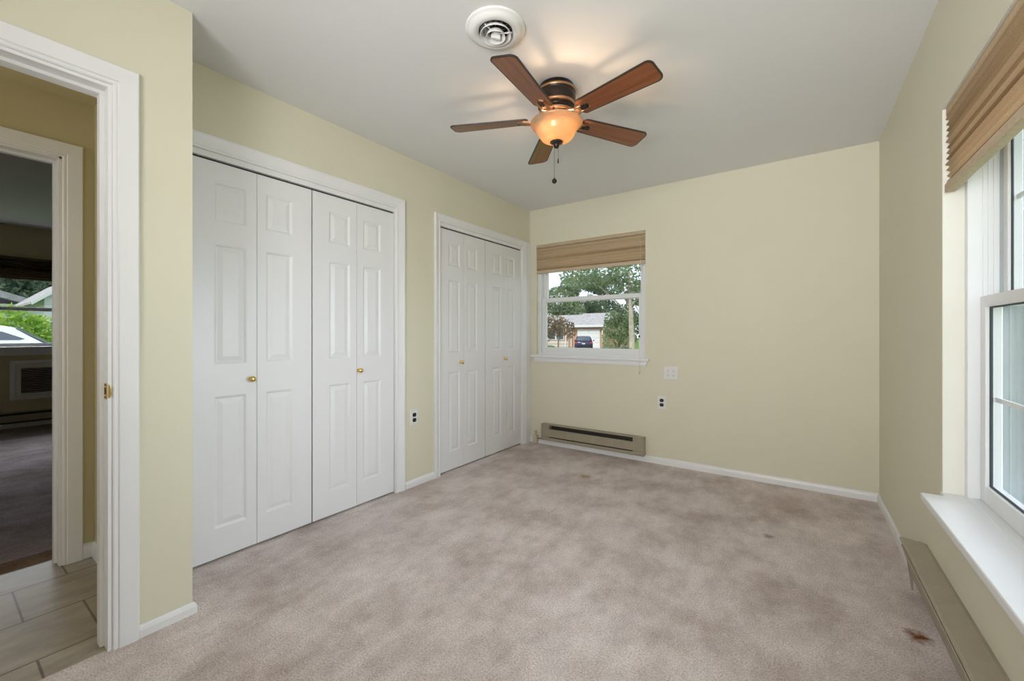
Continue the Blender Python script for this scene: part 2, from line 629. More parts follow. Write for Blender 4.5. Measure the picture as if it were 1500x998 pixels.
# ------------------------------------------------------------------ the setting: floors, ceilings, walls
bm = newbm(); box(bm, XJ - 0.012, XR + 0.30, YF - .05, YB + .02, -0.10, 0)
box(bm, XL - .70, XJ - 0.012, YJ - .06, YB + .02, -0.10, 0)
struct('floor', bm, M['carpet'], 'worn taupe carpet of the bedroom with mottled traffic marks', 'floor')
bm = newbm(); box(bm, -3.115, XJ - 0.012, YF - .05, YJ - .06, -0.10, -0.002)
struct('floor_hall', bm, M['tile'], 'beige stone look tiles of the hall beyond the doorway', 'floor')
bm = newbm(); box(bm, X2B - .1, -3.24, -2.3, 2.6, -0.10, 0.004)
struct('floor_bedroom', bm, M['carpet2'], 'dark mauve grey carpet of the room across the hall', 'floor')
bm = newbm(); box(bm, -3.24, -3.115, -2.3, 0.41, -0.10, 0.003)
struct('trim_threshold', bm, M['frayed'], 'frayed brown carpet edge under the far doorway', 'carpet edge')

bm = newbm(); box(bm, XL - .8, XR + .45, YF - .1, YB + .16, H, H + .1)
struct('ceiling', bm, M['ceiling'], 'smooth white ceiling of the bedroom around the fan', 'ceiling')
bm = newbm(); box(bm, XH - .02, XJ - .115, YF - .1, YHE + .05, HH, HH + .08)
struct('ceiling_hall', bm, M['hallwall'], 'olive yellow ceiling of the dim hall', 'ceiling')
bm = newbm(); box(bm, X2B - .1, X2A + .02, -2.4, 2.7, H2, H2 + .1)
struct('ceiling_bedroom', bm, M['ceiling'], 'dim ceiling of the room across the hall', 'ceiling')
bm = newbm(); box(bm, X2B - .5, XR + .40, -3.0, YB + .35, 2.60, 2.75)  # slab out of view, added to block sun and sky leaks
struct('roof', bm, M['roofgrey'], 'unseen flat roof slab added over the house to keep light out', 'roof')

# left wall with the two closet openings
C1a, C1b = 0.735, 1.962
C2a, C2b = 2.403, 3.587
ZO = 2.035
struct('wall_left', holed(YJ - .06, YB, -.1, H, XL - .10, XL, [(C1a, C1b, -.1, ZO), (C2a, C2b, -.1, ZO)], 'X'), M['wall'],
       'pale yellow wall holding the two closets', 'wall')
# back wall
W1 = (-2.318, -1.176, 0.915, 2.066)
struct('wall_back', holed(XL - .8, XR + .25, -.1, H, YB, YB + .18, [W1], 'Y'), M['wall'],
       'pale yellow back wall with the small street window', 'wall')
# right wall (turned by under a degree)
W2 = (1.150, 2.247, 0.515, 1.990)
bm = holed(YF - .2, YB + .1, -.1, H, XR, XR + .26, [W2], 'X')
struct('wall_right', bm, M['wall'], 'pale yellow wall with the large deep window', 'wall', xf=RW)
# wall with the doorway
DO = (-0.36, 0.400, -.1, 2.028)
struct('wall_door', holed(YF, YJ, -.1, H, XJ - .115, XJ, [DO], 'X'), M['wall'], 'pale yellow wall with the open doorway to the hall', 'wall')
bm = newbm(); box(bm, XL - .02, XJ - .115, YJ - .06, YJ, -.1, H)
struct('wall_return', bm, M['wall'], 'short return wall beside the first closet', 'wall')
bm = newbm(); box(bm, XJ - .115, XR + .4, YF - .1, YF, -.1, H)
struct('wall_front', bm, M['wall'], 'pale yellow wall behind the viewpoint', 'wall')
# closet enclosure
bm = newbm(); box(bm, XL - .80, XL - .70, YJ - .06, YB, -.1, H); box(bm, XL - .70, XL - .10, 2.13, 2.23, -.1, H)
struct('wall_closet', bm, M['wall'], 'inside walls of the closets', 'wall')
# hall walls
D2 = (-0.36, 0.405, -.1, 2.003)
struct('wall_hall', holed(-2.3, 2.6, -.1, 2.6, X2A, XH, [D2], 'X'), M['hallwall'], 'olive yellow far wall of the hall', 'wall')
bm = newbm(); box(bm, XH, XJ - .115, YHE, YHE + .062, -.1, H)
struct('wall_hall_end', bm, M['hallwall'], 'narrow olive end wall of the hall beside the doorway', 'wall')
bm = newbm(); box(bm, XH, XJ - .115, YF - .1, YF, -.1, H)
struct('wall_hall_front', bm, M['hallwall'], 'hall wall behind the viewpoint', 'wall')
# second room
W3 = (-0.55, 1.35, 0.985, 2.06)
ACH = (0.650, 1.110, 0.36, 0.795)
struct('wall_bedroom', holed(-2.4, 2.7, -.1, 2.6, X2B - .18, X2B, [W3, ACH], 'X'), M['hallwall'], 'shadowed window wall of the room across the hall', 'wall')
bm = newbm(); box(bm, X2B, X2A, 2.6, 2.7, -.1, 2.6)
struct('wall_bedroom_side', bm, M['hallwall'], 'side wall of the room across the hall', 'wall')
bm = newbm(); box(bm, X2B, X2A, -2.4, -2.3, -.1, 2.6)
struct('wall_bedroom_front', bm, M['hallwall'], 'far side wall of the room across the hall', 'wall')

# ------------------------------------------------------------------ baseboards
BB = lambda h, t: [(0, 0), (t, 0), (t, h * .62), (t * .75, h * .85), (t * .35, h), (0, h)]


def baseboard(name, a, b, nrm, h, t, label, xf=None, ext=(0, 0)):
    a, b, nv = Vector((*a, 0)), Vector((*b, 0)), Vector((*nrm, 0))
    d = (b - a).normalized()
    bm = newbm()
    prism(bm, BB(h, t), lambda w, z: a + nv * w + Vector((0, 0, z)) - d * ext[0] * (w / t),
          lambda w, z: b + nv * w + Vector((0, 0, z)) + d * ext[1] * (w / t))
    return struct(name, bm, M['trim'], label, 'baseboard', xf)


baseboard('baseboard_back', (XL + .0, YB), (XR, YB), (0, -1), .058, .013, 'white baseboard along the back wall under the heater')
baseboard('baseboard_left', (XL, 2.043), (XL, 2.345), (1, 0), .052, .013, 'short white baseboard between the two closets')
baseboard('baseboard_right', (XR, YB), (XR, YF), (-1, 0), .058, .013, 'white baseboard along the window wall', xf=RW)
baseboard('baseboard_door', (XJ, .474), (XJ, YJ + .0), (1, 0), .045, .013, 'short white baseboard beside the doorway casing', ext=(0, .013))
baseboard('baseboard_hall', (XH, .476), (XH, YHE), (1, 0), .075, .012, 'white baseboard stub beside the far door casing')
baseboard('baseboard_hall_end', (XH, YHE), (XJ - .13, YHE), (0, -1), .075, .012, 'white baseboard along the hall end wall')

# ------------------------------------------------------------------ casings
bm = newbm()
tz = lambda u, z, t: (XL + t, u, z)
sweep_frame(bm, [(C1b, 0), (C1b, ZO), (C1a, ZO), (C1a, 0)][::-1], CASING(.075), tz)
o = struct('trim_1', bm, M['trim'], 'white moulded casing around the near closet', 'door casing')
bm = newbm(); box(bm, XL - .09, XL - .002, C1a, C1b, 2.006, ZO + .004)
obj('head_jamb', bm, M['trim'], o)
for ya in (C1a, C1b - .0005):
    bm = newbm(); box(bm, XL - .09, XL - .0005, ya - .004, ya + .0045, 0, 2.006)
    obj('side_jamb', bm, M['trim'], o)
bm = newbm(); box(bm, XL - .06, XL - .025, C1a, C1b, 1.998, 2.006)
tr = obj('door_track', bm, M['slot'], o)
bm = newbm()
sweep_frame(bm, [(C2b, 0), (C2b, ZO), (C2a, ZO), (C2a, 0)][::-1], CASING(.062), tz)
box(bm, XL, XL + .013, C2b + .060, YB, 0, ZO + .062)
o = struct('trim_2', bm, M['trim'], 'white moulded casing around the corner closet', 'door casing')
bm = newbm(); box(bm, XL - .09, XL - .002, C2a, C2b, 2.006, ZO + .004)
obj('head_jamb', bm, M['trim'], o)
for ya in (C2a, C2b - .0005):
    bm = newbm(); box(bm, XL - .09, XL - .0005, ya - .004, ya + .0045, 0, 2.006)
    obj('side_jamb', bm, M['trim'], o)
bm = newbm(); box(bm, XL - .06, XL - .025, C2a, C2b, 1.998, 2.006)
obj('door_track', bm, M['slot'], o)

bm = newbm()
sweep_frame(bm, [(.400, 0), (.400, 2.028), (-.36, 2.028), (-.36, 0)][::-1], FLATCASE(.073), lambda u, z, t: (XJ + t, u, z))
o = struct('trim_3', bm, M['trim'], 'white casing and jamb of the open doorway to the hall', 'door casing')
bm = newbm()
jy0, jy1, jz = -.36, .400, 2.028
for (ya, yb) in ((jy1 - .012, jy1), (jy0, jy0 + .012)):
    box(bm, XJ - .125, XJ + .004, ya, yb, 0, jz + .002, bev=.0015)
box(bm, XJ - .1245, XJ + .0035, jy0 + .003, jy1 - .003, jz - .012, jz, bev=.0015)
obj('jamb', bm, M['trim'], o)
bm = newbm()
box(bm, XJ - .085, XJ - .045, jy1 - .024, jy1 - .004, 0, jz - .004, bev=.002)
box(bm, XJ - .085, XJ - .045, jy0 + .004, jy0 + .024, 0, jz - .004, bev=.002)
box(bm, XJ - .0845, XJ - .0455, jy0 + .006, jy1 - .006, jz - .024, jz - .004, bev=.002)
obj('door_stop', bm, M['trim'], o)
bm = newbm()  # strike plate with a curved lip towards the room
yp = jy1 - .012
box(bm, XJ - .040, XJ - .006, yp - .0016, yp, .900, .958, bev=.0006)
pr = []
for k in range(9):
    a = k / 8 * PI
    pr.append((XJ - .006 + .024 * math.sin(a) ** .8, .929 - .027 * math.cos(a)))
prism(bm, pr, lambda x, z: (x, yp - .0016 + max(0, x - XJ + .006) * .30, z), lambda x, z: (x, yp + max(0, x - XJ + .006) * .30, z))
sp = obj('strike_plate', bm, M['brass'], o)
sp['label'] = 'brass strike plate'
bm = newbm()
box(bm, XJ - .030, XJ - .014, yp - .0022, yp - .0014, .917, .941)
for zz in (.907, .951):
    lathe(bm, [(0, -.001), (.0035, -.001), (.0035, .0005)], (XJ - .022, yp - .0016, zz), 10, axis='Y')
obj('latch_hole', bm, M['slot'], sp)

bm = newbm()
sweep_frame(bm, [(.405, 0), (.405, 2.003), (-.36, 2.003), (-.36, 0)][::-1], FLATCASE(.071), lambda u, z, t: (XH + t, u, z))
o = struct('trim_4', bm, M['trim'], 'white casing of the doorway across the hall', 'door casing')
bm = newbm()
for (ya, yb) in ((.393, .405), (-.36, -.348)):
    box(bm, X2A - .01, XH + .004, ya, yb, 0, 2.003, bev=.0015)
box(bm, X2A - .01, XH + .004, -.36, .405, 1.991, 2.003, bev=.0015)
obj('jamb', bm, M['trim'], o)
bm = newbm(); box(bm, XH - .085, XH - .05, .382, .399, 0, 1.997, bev=.002); box(bm, XH - .0845, XH - .0505, -.352, .397, 1.980, 1.997, bev=.002)
obj('door_stop', bm, M['trim'], o)

# ------------------------------------------------------------------ bifold closet doors


def leaf(y0, y1, outer_left, z0=.012, z1=1.994, xf0=XL - .010, th=.030):
    """one moulded leaf facing +x with three raised panels; outer_left = wide margin on the low-y side"""
    bm = newbm()
    w = y1 - y0
    ml, mr = (.104, .047) if outer_left else (.044, .110)
    ya, yb = y0 + ml, y1 - mr
    ys = [y0, ya, yb, y1]
    zs = [z0, .160, .822, .980, 1.587, 1.698, 1.898, z1]
    grid = [[bm.verts.new((xf0, y, z)) for z in zs] for y in ys]
    back = [[bm.verts.new((xf0 - th, y, z)) for z in (z0, z1)] for y in (y0, y1)]
    for i in range(3):
        for k in range(7):
            q = [grid[i][k], grid[i + 1][k], grid[i + 1][k + 1], grid[i][k + 1]]
            if i == 1 and k in (1, 3, 5):
                ring = q
                yA, yB, zA, zB = ys[1], ys[2], zs[k], zs[k + 1]
                for (ins, dep) in ((.005, .0015), (.013, .0085), (.017, .0085), (.038, .0025), (.041, .002)):
                    nr = [bm.verts.new((xf0 - dep, y, z)) for (y, z) in ((yA + ins, zA + ins), (yB - ins, zA + ins), (yB - ins, zB - ins), (yA + ins, zB - ins))]
                    for j in range(4):
                        bm.faces.new((ring[j], ring[(j + 1) % 4], nr[(j + 1) % 4], nr[j]))
                    ring = nr
                bm.faces.new(ring)
            else:
                bm.faces.new(q)
    b = back
    bm.faces.new((b[0][0], b[0][1], b[1][1], b[1][0]))
    bm.faces.new([grid[0][k] for k in range(8)] + [b[0][1], b[0][0]])
    bm.faces.new([grid[3][k] for k in range(8)][::-1] + [b[1][0], b[1][1]])
    bm.faces.new([grid[i][0] for i in range(4)][::-1] + [b[0][0], b[1][0]])
    bm.faces.new([grid[i][7] for i in range(4)] + [b[1][1], b[0][1]])
    return bm


def knob_bm(y, z):
    bm = newbm()
    lathe(bm, [(0.012, 0), (.012, .003), (.0065, .006), (.006, .015), (.012, .020), (.0155, .026), (.0145, .032), (.008, .036), (0, .037)], (XL - .010, y, z), 20, axis='X')
    return bm


def bifold(n, y0, y1, kside, label):
    o = thing('door_%d' % n, label, 'closet door', (XL - .025, (y0 + y1) / 2, 0), kind='structure')
    ym = (y0 + y1) / 2
    g = .0012
    obj('door_leaf', leaf(y0 + .002, ym - g, True), M['door'], o)
    obj('door_leaf', leaf(ym + g, y1 - .002, False), M['door'], o)
    k = obj('knob', knob_bm(ym + kside, .897), M['brass'], o)
    k['label'] = 'round brass knob'
    return o


bifold(1, .740, 1.349, -.030, 'left white bifold door of the near closet, next to the doorway wall')
bifold(2, 1.353, C1b - .006, +.012, 'right white bifold door of the near closet')
bifold(3, C2a + .004, 2.994, -.045, 'left white bifold door of the corner closet')
bifold(4, 2.998, C2b - .006, -.003, 'right white bifold door of the corner closet, nearest the corner')

# ------------------------------------------------------------------ window_1 (back wall, to the street)


def sash(bm, u0, u1, z0, z1, t0, t1, sl, sr, sb, st, P):
    """a rectangular sash frame as one mesh of mitre-free members; P maps (u,t,z)"""
    def b(ua, ub, za, zb):
        vs = [bm.verts.new(P(u, t, z)) for u in (ua, ub) for t in (t0, t1) for z in (za, zb)]
        fs = [bm.faces.new([vs[i] for i in q]) for q in ((0, 1, 3, 2), (4, 6, 7, 5), (0, 4, 5, 1), (2, 3, 7, 6), (0, 2, 6, 4), (1, 5, 7, 3))]
        es = list({e for f in fs for e in f.edges})
        bmesh.ops.bevel(bm, geom=es, offset=.002, segments=1, affect='EDGES')
    b(u0, u0 + sl, z0, z1)
    b(u1 - sr, u1, z0, z1)
    b(u0 + sl, u1 - sr, z0, z0 + sb)
    b(u0 + sl, u1 - sr, z1 - st, z1)
    return bm


PY = lambda u, t, z: (u, t, z)
w1 = thing('window_1', 'white double hung street window in the back wall', 'window', (-1.75, YB + .1, .93), kind='structure')
u0, u1, z0, z1 = W1
bm = newbm()
sash(bm, u0, u1, z0, z1, YB + .045, YB + .150, .028, .028, .030, .03, PY)
# interior stop bead
sash(bm, u0 + .0, u1 - .0, z0, z1, YB + .030, YB + .047, .016, .016, .012, .012, PY)
obj('window_frame', bm, M['vinyl'], w1)
bm = newbm()
sash(bm, u0 + .028, u1 - .028, 1.468, z1 - .03, YB + .105, YB + .135, .046, .046, .040, .035, PY)
us_ = obj('upper_sash', bm, M['vinyl'], w1)
bm = newbm(); box(bm, u0 + .07, u1 - .07, YB + .118, YB + .122, 1.50, z1 - .06)
obj('pane', bm, M['glass'], us_)
bm = newbm()
sash(bm, u0 + .030, u1 - .030, z0 + .012, 1.512, YB + .062, YB + .098, .048, .050, .070, .040, PY)
ls_ = obj('lower_sash', bm, M['vinyl'], w1)
bm = newbm(); box(bm, u0 + .07, u1 - .07, YB + .080, YB + .084, z0 + .07, 1.49)
obj('pane', bm, M['glass'], ls_)
bm = newbm(); box(bm, -1.76, -1.71, YB + .055, YB + .08, 1.508, 1.522, bev=.003); box(bm, -1.745, -1.715, YB + .045, YB + .062, 1.512, 1.527, bev=.003)
obj('sash_lock', bm, M['vinyl'], ls_)
bm = newbm(); box(bm, u0, u1, YB - .002, YB + .050, z0 - .006, z0 + .004, bev=.002); box(bm, u0 - .048, u1 + .040, YB - .042, YB + .001, .897, .919, bev=.006, seg=3)
obj('window_sill', bm, M['trim'], w1)
bm = newbm()
prism(bm, [(0, .850), (-.012, .850), (-.016, .862), (-.012, .880), (-.018, .897), (0, .897)], lambda t, z: (u0 - .026 + (.897 - z) * .25, YB + t, z), lambda t, z: (u1 + .020 - (.897 - z) * .25, YB + t, z))
obj('apron', bm, M['trim'], w1)

# ------------------------------------------------------------------ window_2 (right wall), built in the wall's own axes
w2 = thing('window_2', 'large white double hung window deep in the right wall', 'window', RW @ Vector((XR + .1, 1.7, .52)), kind='structure')
PX = lambda u, t, z: (t, u, z)
u0, u1, z0, z1 = W2
bm = newbm()
sash(bm, u0, u1, z0, z1, .461, .640, .032, .032, .020, .032, PX)
obj('window_frame', bm, M['vinyl'], w2, RW)
bm = newbm()   # balance tracks beside the upper sash
for k in range(3):
    box(bm, .500 + k * .013, .506 + k * .013, u1 - .037, u1 - .031, 1.27, z1 - .03)
    box(bm, .500 + k * .013, .506 + k * .013, u0 + .031, u0 + .037, 1.27, z1 - .03)
obj('balance_track', bm, M['vinyl'], w2, RW)
bm = newbm()   # outer jamb liner with storm sash ribs, coloured grey to subdue bright daylight
for (yy, sgn) in ((u1 - .032, -1), (u0 + .032, 1)):
    a_, b_ = sorted((yy, yy + sgn * .003))
    box(bm, .541, .641, a_, b_, z0 + .02, z1 - .032)
    for (xa, xb, d) in ((.5635, .568, .009), (.580, .582, .005), (.598, .604, .010), (.622, .641, .014)):
        a_, b_ = sorted((yy, yy + sgn * d))
        box(bm, xa, xb, a_, b_, z0 + .02, z1 - .032)
obj('jamb_liner', bm, M['liner'], w2, RW)


def grille(bm, ua, ub, za, zb, t, cols, zmid):
    for k in range(1, cols):
        u = ua + (ub - ua) * k / cols
        box(bm, t - .004, t + .004, u - .009, u + .009, za, zb)
    box(bm, t - .004, t + .004, ua, ub, zmid - .008, zmid + .008)


bm = newbm(); sash(bm, u0 + .034, u1 - .034, 1.232, z1 - .032, .549, .585, .040, .040, .042, .040, PX)
s_ = obj('upper_sash', bm, M['vinyl'], w2, RW)
bm = newbm(); box(bm, .563, .567, u0 + .07, u1 - .07, 1.26, z1 - .06)
obj('pane', bm, M['glass'], s_, RW)
bm = newbm(); sash(bm, u0 + .0735, u1 - .0735, 1.2735, z1 - .0715, .556, .5625, .0055, .0055, .0055, .0055, PX)
obj('gasket', bm, M['gasket'], s_, RW)
bm = newbm(); grille(bm, u0 + .07, u1 - .07, 1.27, z1 - .07, .573, 3, 1.606)
obj('muntin', bm, M['vinyl'], s_, RW)
bm = newbm(); sash(bm, u0 + .034, u1 - .034, z0 + .020, 1.270, .493, .535, .049, .049, .063, .040, PX)
s_ = obj('lower_sash', bm, M['vinyl'], w2, RW)
bm = newbm(); box(bm, .512, .516, u0 + .07, u1 - .07, z0 + .07, 1.25)
obj('pane', bm, M['glass'], s_, RW)
bm = newbm(); sash(bm, u0 + .0825, u1 - .0825, z0 + .0825, 1.2305, .503, .5115, .0055, .0055, .0055, .0055, PX)
obj('gasket', bm, M['gasket'], s_, RW)
bm = newbm(); grille(bm, u0 + .08, u1 - .08, z0 + .08, 1.24, .522, 3, .905)
obj('muntin', bm, M['vinyl'], s_, RW)
bm = newbm(); box(bm, .333, XR, u0 - .06, 2.200, .506, .532, bev=.005, seg=3); box(bm, XR - .005, .470, u0, u1, .512, .532)
obj('window_sill', bm, M['trim'], w2, RW)
bm = newbm()   # painted reveal lining
box(bm, XR + .001, .461, u1 - .003, u1 + .001, z0, z1); box(bm, XR + .001, .461, u0 - .001, u0 + .003, z0, z1); box(bm, XR + .001, .461, u0, u1, z1 - .003, z1 + .001)
obj('reveal_lining', bm, M['revealpaint'], w2, RW)

# ------------------------------------------------------------------ window_3 (second room)
w3 = thing('window_3', 'window of the dim room across the hall, above the wall air conditioner', 'window', (X2B, .4, .98), kind='structure')
u0, u1, z0, z1 = W3
bm = newbm(); sash(bm, u0, u1, z0, z1, X2B - .15, X2B - .03, .03, .03, .02, .03, PX)
obj('window_frame', bm, M['vinyl'], w3)
bm = newbm(); sash(bm, u0 + .03, u1 - .03, 1.43, z1 - .03, X2B - .14, X2B - .11, .045, .045, .045, .04, PX)
s_ = obj('upper_sash', bm, M['vinyl'], w3)
bm = newbm(); box(bm, X2B - .127, X2B - .123, u0 + .06, u1 - .06, 1.46, z1 - .05)
obj('pane', bm, M['glass'], s_)
bm = newbm(); sash(bm, u0 + .03, u1 - .03, z0 + .02, 1.465, X2B - .10, X2B - .07, .045, .045, .02, .040, PX)
s_ = obj('lower_sash', bm, M['vinyl'], w3)
bm = newbm(); box(bm, X2B - .087, X2B - .083, u0 + .06, u1 - .06, z0 + .03, 1.44)
obj('pane', bm, M['glass'], s_)
bm = newbm(); box(bm, X2B - .04, X2B + .06, u0 - .06, u1 + .06, .952, .985, bev=.005); box(bm, X2B, X2B + .018, u0 - .03, u1 + .03, .880, .952, bev=.003)
obj('window_sill', bm, M['trim'], w3)

# ------------------------------------------------------------------ pleated shades


def shade(label, ua, ub, ztop, zbot, t, P, mfab, mrail, loc, pleat=.021, dep=.011, xf=None, headrail=True, head_m=None):
    """a gathered pleated shade: headrail, zigzag cloth, bottom rail; t = front plane, P maps (u,t,z), +t into the room"""
    o = thing('window_shade', label, 'window shade', loc, group='shades drawn up in the windows')
    bm = newbm()
    hz = .030
    vs = []
    n = max(4, int((ztop - hz - zbot - .022) / pleat))
    rnd = random.Random(int(abs(ua) * 1000))
    zt = ztop - hz
    zz, tt = [], []
    for k in range(2 * n + 1):
        zz.append(zt - (zt - zbot - .030) * k / (2 * n))
        big = (k // 2) % 4 == 0
        tt.append((t - .016 + (.001 if big else .003) * rnd.random()) if k % 2 == 0 else (t + (0 if (k // 2) % 4 else .004) + .003 * rnd.random()))
    rows = [[bm.verts.new(P(u, tv, z)) for u in (ua + .004, ub - .004)] for tv, z in zip(tt, zz)]
    rowsb = [[bm.verts.new(P(u, tv - .0015, z)) for u in (ua + .004, ub - .004)] for tv, z in zip(tt, zz)]
    for a, b in zip(rows[:-1], rows[1:]):
        bm.faces.new((a[0], a[1], b[1], b[0]))
    for a, b in zip(rowsb[:-1], rowsb[1:]):
        bm.faces.new((a[0], b[0], b[1], a[1]))
    for s in (0, 1):
        for k in range(2 * n):
            bm.faces.new((rows[k][s], rows[k + 1][s], rowsb[k + 1][s], rowsb[k][s]))
    obj('pleated_cloth', bm, mfab, o, xf)

    def pb(bm, a, b, t0, t1, za, zb):
        p, q = P(a, t0, za), P(b, t1, zb)
        box(bm, min(p[0], q[0]), max(p[0], q[0]), min(p[1], q[1]), max(p[1], q[1]), za, zb, bev=.003)
    bm = newbm(); pb(bm, ua, ub, t - .030, t + .002, ztop - hz, ztop)
    obj('headrail', bm, head_m or mfab, o, xf)
    bm = newbm(); pb(bm, ua + .001, ub - .001, t - .022, t + .006, zbot, zbot + .032)
    obj('bottom_rail', bm, mrail, o, xf)
    return o


sh1 = shade('tan pleated shade drawn up over the street window in the back wall', -2.316, -1.178, 2.066, 1.768, -.004,
            lambda u, t, z: (u, YB - t, z), M['shade'], M['shaderail'], (-1.75, YB, 1.77), pleat=.030)
bm = newbm(); tube(bm, [(-1.214, YB - .012, 2.05), (-1.214, YB - .016, 1.4), (-1.216, YB - .050, .93), (-1.217, YB - .050, .80)], .0014, 6)
cd = obj('lift_cord', bm, M['ivory'], sh1)
bm = newbm(); ball(bm, (-1.2155, YB - .050, 1.115), .007, sz=1.6)
obj('cord_stop', bm, M['metaldark'], cd)
bm = newbm(); lathe(bm, [(0, .016), (.004, .014), (.008, -.012), (0, -.014)], (-1.217, YB - .050, .792), 12)
obj('tassel', bm, M['ivory'], cd)

shade('tan pleated shade hanging in the top of the large right window', W2[0] + .01, 2.237, 1.985, 1.668, -.412,
      lambda u, t, z: (-t, u, z), M['shade'], M['shaderail'], RW @ Vector((.42, 1.7, 1.67)), xf=RW)
shade('dark brown shade at the window of the room across the hall', W3[0] - .05, W3[1] + .05, 2.07, 1.80, X2B + .035,
      lambda u, t, z: (t, u, z), M['shadedark'], M['shadedark'], (X2B + .02, .4, 1.8))

# ------------------------------------------------------------------ ceiling fan
FX, FY = -1.081, 1.942
BLZ = 2.272
fan = thing('ceiling_fan', 'five blade wooden ceiling fan with glowing amber glass bowl', 'ceiling fan', (FX, FY, H))
prof = [(0, 2.44), (.090, 2.44), (.090, 2.418), (.101, 2.416), (.104, 2.409), (.101, 2.403), (.097, 2.400), (.101, 2.385), (.101, 2.362), (.097, 2.349), (.097, 2.344), (.100, 2.337), (.095, 2.331), (.082, 2.328), (.080, 2.306), (.090, 2.303), (.094, 2.295), (.088, 2.287), (.070, 2.284), (.066, 2.262), (.05, 2.258), (0, 2.258)]
mi = [0, 0, 0, 1, 1, 0, 0, 0, 0, 0, 1, 1, 0, 0, 0, 1, 1, 0, 0, 0, 0]
bm = newbm(); lathe(bm, prof, (FX, FY, 0), 48, mi)
obj('motor_housing', bm, [M['bronze'], M['copper']], fan)


def blade(ang):
    R0, R1 = .150, .575
    w0, w1 = .052, .066
    pts = [(R0, -w0 + .014), (R0 + .014, -w0)]
    cr = .030
    for k in range(7):
        a = -PI / 2 + k / 6 * PI / 2
        pts.append((R1 - cr + cr * math.cos(a), -w1 + cr + cr * math.sin(a)))
    pts += [(x, -y) for (x, y) in pts[::-1]]
    cx = (R0 + R1) / 2
    ins = []
    n = len(pts)
    for i in range(n):
        p0, p1, p2 = Vector(pts[i - 1]), Vector(pts[i]), Vector(pts[(i + 1) % n])
        d = ((p1 - p0).normalized() + (p2 - p1).normalized()).normalized()
        ins.append(tuple(p1 + Vector((-d.y, d.x)) * .0065))
    bm = newbm()
    lo = [bm.verts.new((x, y, -.003)) for x, y in pts]
    lo2 = [bm.verts.new((x, y, -.0036)) for x, y in ins]
    hi = [bm.verts.new((x, y, .003)) for x, y in pts]
    for i in range(n):
        j = (i + 1) % n
        f = bm.faces.new((lo[i], lo[j], hi[j], hi[i])); f.material_index = 1
        f = bm.faces.new((lo[i], lo2[i], lo2[j], lo[j])); f.material_index = 1
    bm.faces.new(lo2[::-1])
    bm.faces.new(hi)
    return bm


def iron():
    bm = newbm()
    for s in (-1, 1):
        tube(bm, [(.055, s * .012, .012), (.095, s * .018, .004), (.135, s * .020, -.012), (.175, s * .016, -.010)], [.0075, .0065, .0065, .005], 8)
    prism(bm, [(.135, -.022), (.175, -.026), (.205, -.020), (.215, 0), (.205, .020), (.175, .026), (.135, .022)], lambda x, y: (x, y, -.0035), lambda x, y: (x, y, -.0085))
    prism(bm, [(.165, -.014), (.203, -.013), (.210, 0), (.203, .013), (.165, .014)], lambda x, y: (x, y, -.0080), lambda x, y: (x, y, -.0130), mi=1)
    return bm


for k in range(5):
    ang = math.radians(-12 + 72 * k)
    xf = Matrix.Translation((FX, FY, BLZ)) @ Matrix.Rotation(ang, 4, 'Z') @ Matrix.Rotation(math.radians(-12), 4, 'X')
    b = obj('blade', blade(ang), [M['wood'], M['woodedge']], fan)
    b.matrix_parent_inverse = Matrix.Identity(4)
    b.matrix_basis = Matrix.Translation((0, 0, BLZ - H)) @ Matrix.Rotation(ang, 4, 'Z') @ Matrix.Rotation(math.radians(-12), 4, 'X')
    ir = obj('blade_iron', iron(), [M['copper'], M['bronze']])
    ir.parent = b

bm = newbm()
bp = [(.127, 2.254), (.1345, 2.253), (.138, 2.248), (.134, 2.241), (.122, 2.234), (.111, 2.225), (.104, 2.212), (.099, 2.198), (.091, 2.181), (.077, 2.165), (.055, 2.154), (.022, 2.150),
      (.022, 2.1535), (.053, 2.158), (.074, 2.169), (.087, 2.184), (.095, 2.200), (.100, 2.214), (.107, 2.227), (.120, 2.238), (.127, 2.243)]
lathe(bm, bp, (FX, FY, 0), 56, closed=True)
o = obj('light_bowl', bm, M['bowl'], fan)
o['label'] = 'glowing amber frosted glass bowl'
bm = newbm(); lathe(bm, [(0, 2.258), (.012, 2.258), (.010, 2.16), (.012, 2.153), (.032, 2.1535), (.034, 2.147), (.024, 2.141), (.012, 2.137), (.0155, 2.128), (.010, 2.119), (0, 2.118)], (FX, FY, 0), 24)
obj('finial', bm, M['bronze'], fan)
for (a, r) in ((-1.75, .058), (.9, .058)):
    cx, cy = FX + r * math.cos(a), FY + r * math.sin(a)
    bm = newbm(); lathe(bm, [(0, 2.262), (.014, 2.262), (.014, 2.236), (0, 2.235)], (cx, cy, 0), 16)
    so = obj('bulb_socket', bm, M['ivory'], fan)
    bm = newbm(); ball(bm, (cx, cy, 2.210), .019, sz=1.3)
    obj('bulb', bm, M['bulb'], so)
lamp('POINT', 'fan_lamp_light', (FX + .002, FY - .033, 2.214), (0, 0, 0), 5.0, (1.0, 0.66, 0.40), shadow_soft_size=.012)


def chain(x, y, z0, z1, end):
    bm = newbm()
    n = int((z0 - z1) / .006)
    tube(bm, [(x, y, z0), (x, y, z1)], .0009, 6)
    for k in range(n):
        ball(bm, (x, y, z0 - (k + .5) * .006), .0018, sub=1)
    o = obj('pull_chain', bm, M['chain'], fan)
    bm = newbm()
    if end == 'ball':
        ball(bm, (x, y, z1 - .010), .0135)
        lathe(bm, [(0, .014), (.004, .012), (.005, .002), (0, .0)], (x, y, z1 - .006), 12)
    else:
        lathe(bm, [(0, .014), (.0025, .012), (.004, -.008), (.003, -.012), (0, -.013)], (x, y, z1 - .004), 12)
    obj('pull_fob', bm, M['bronze'], o)


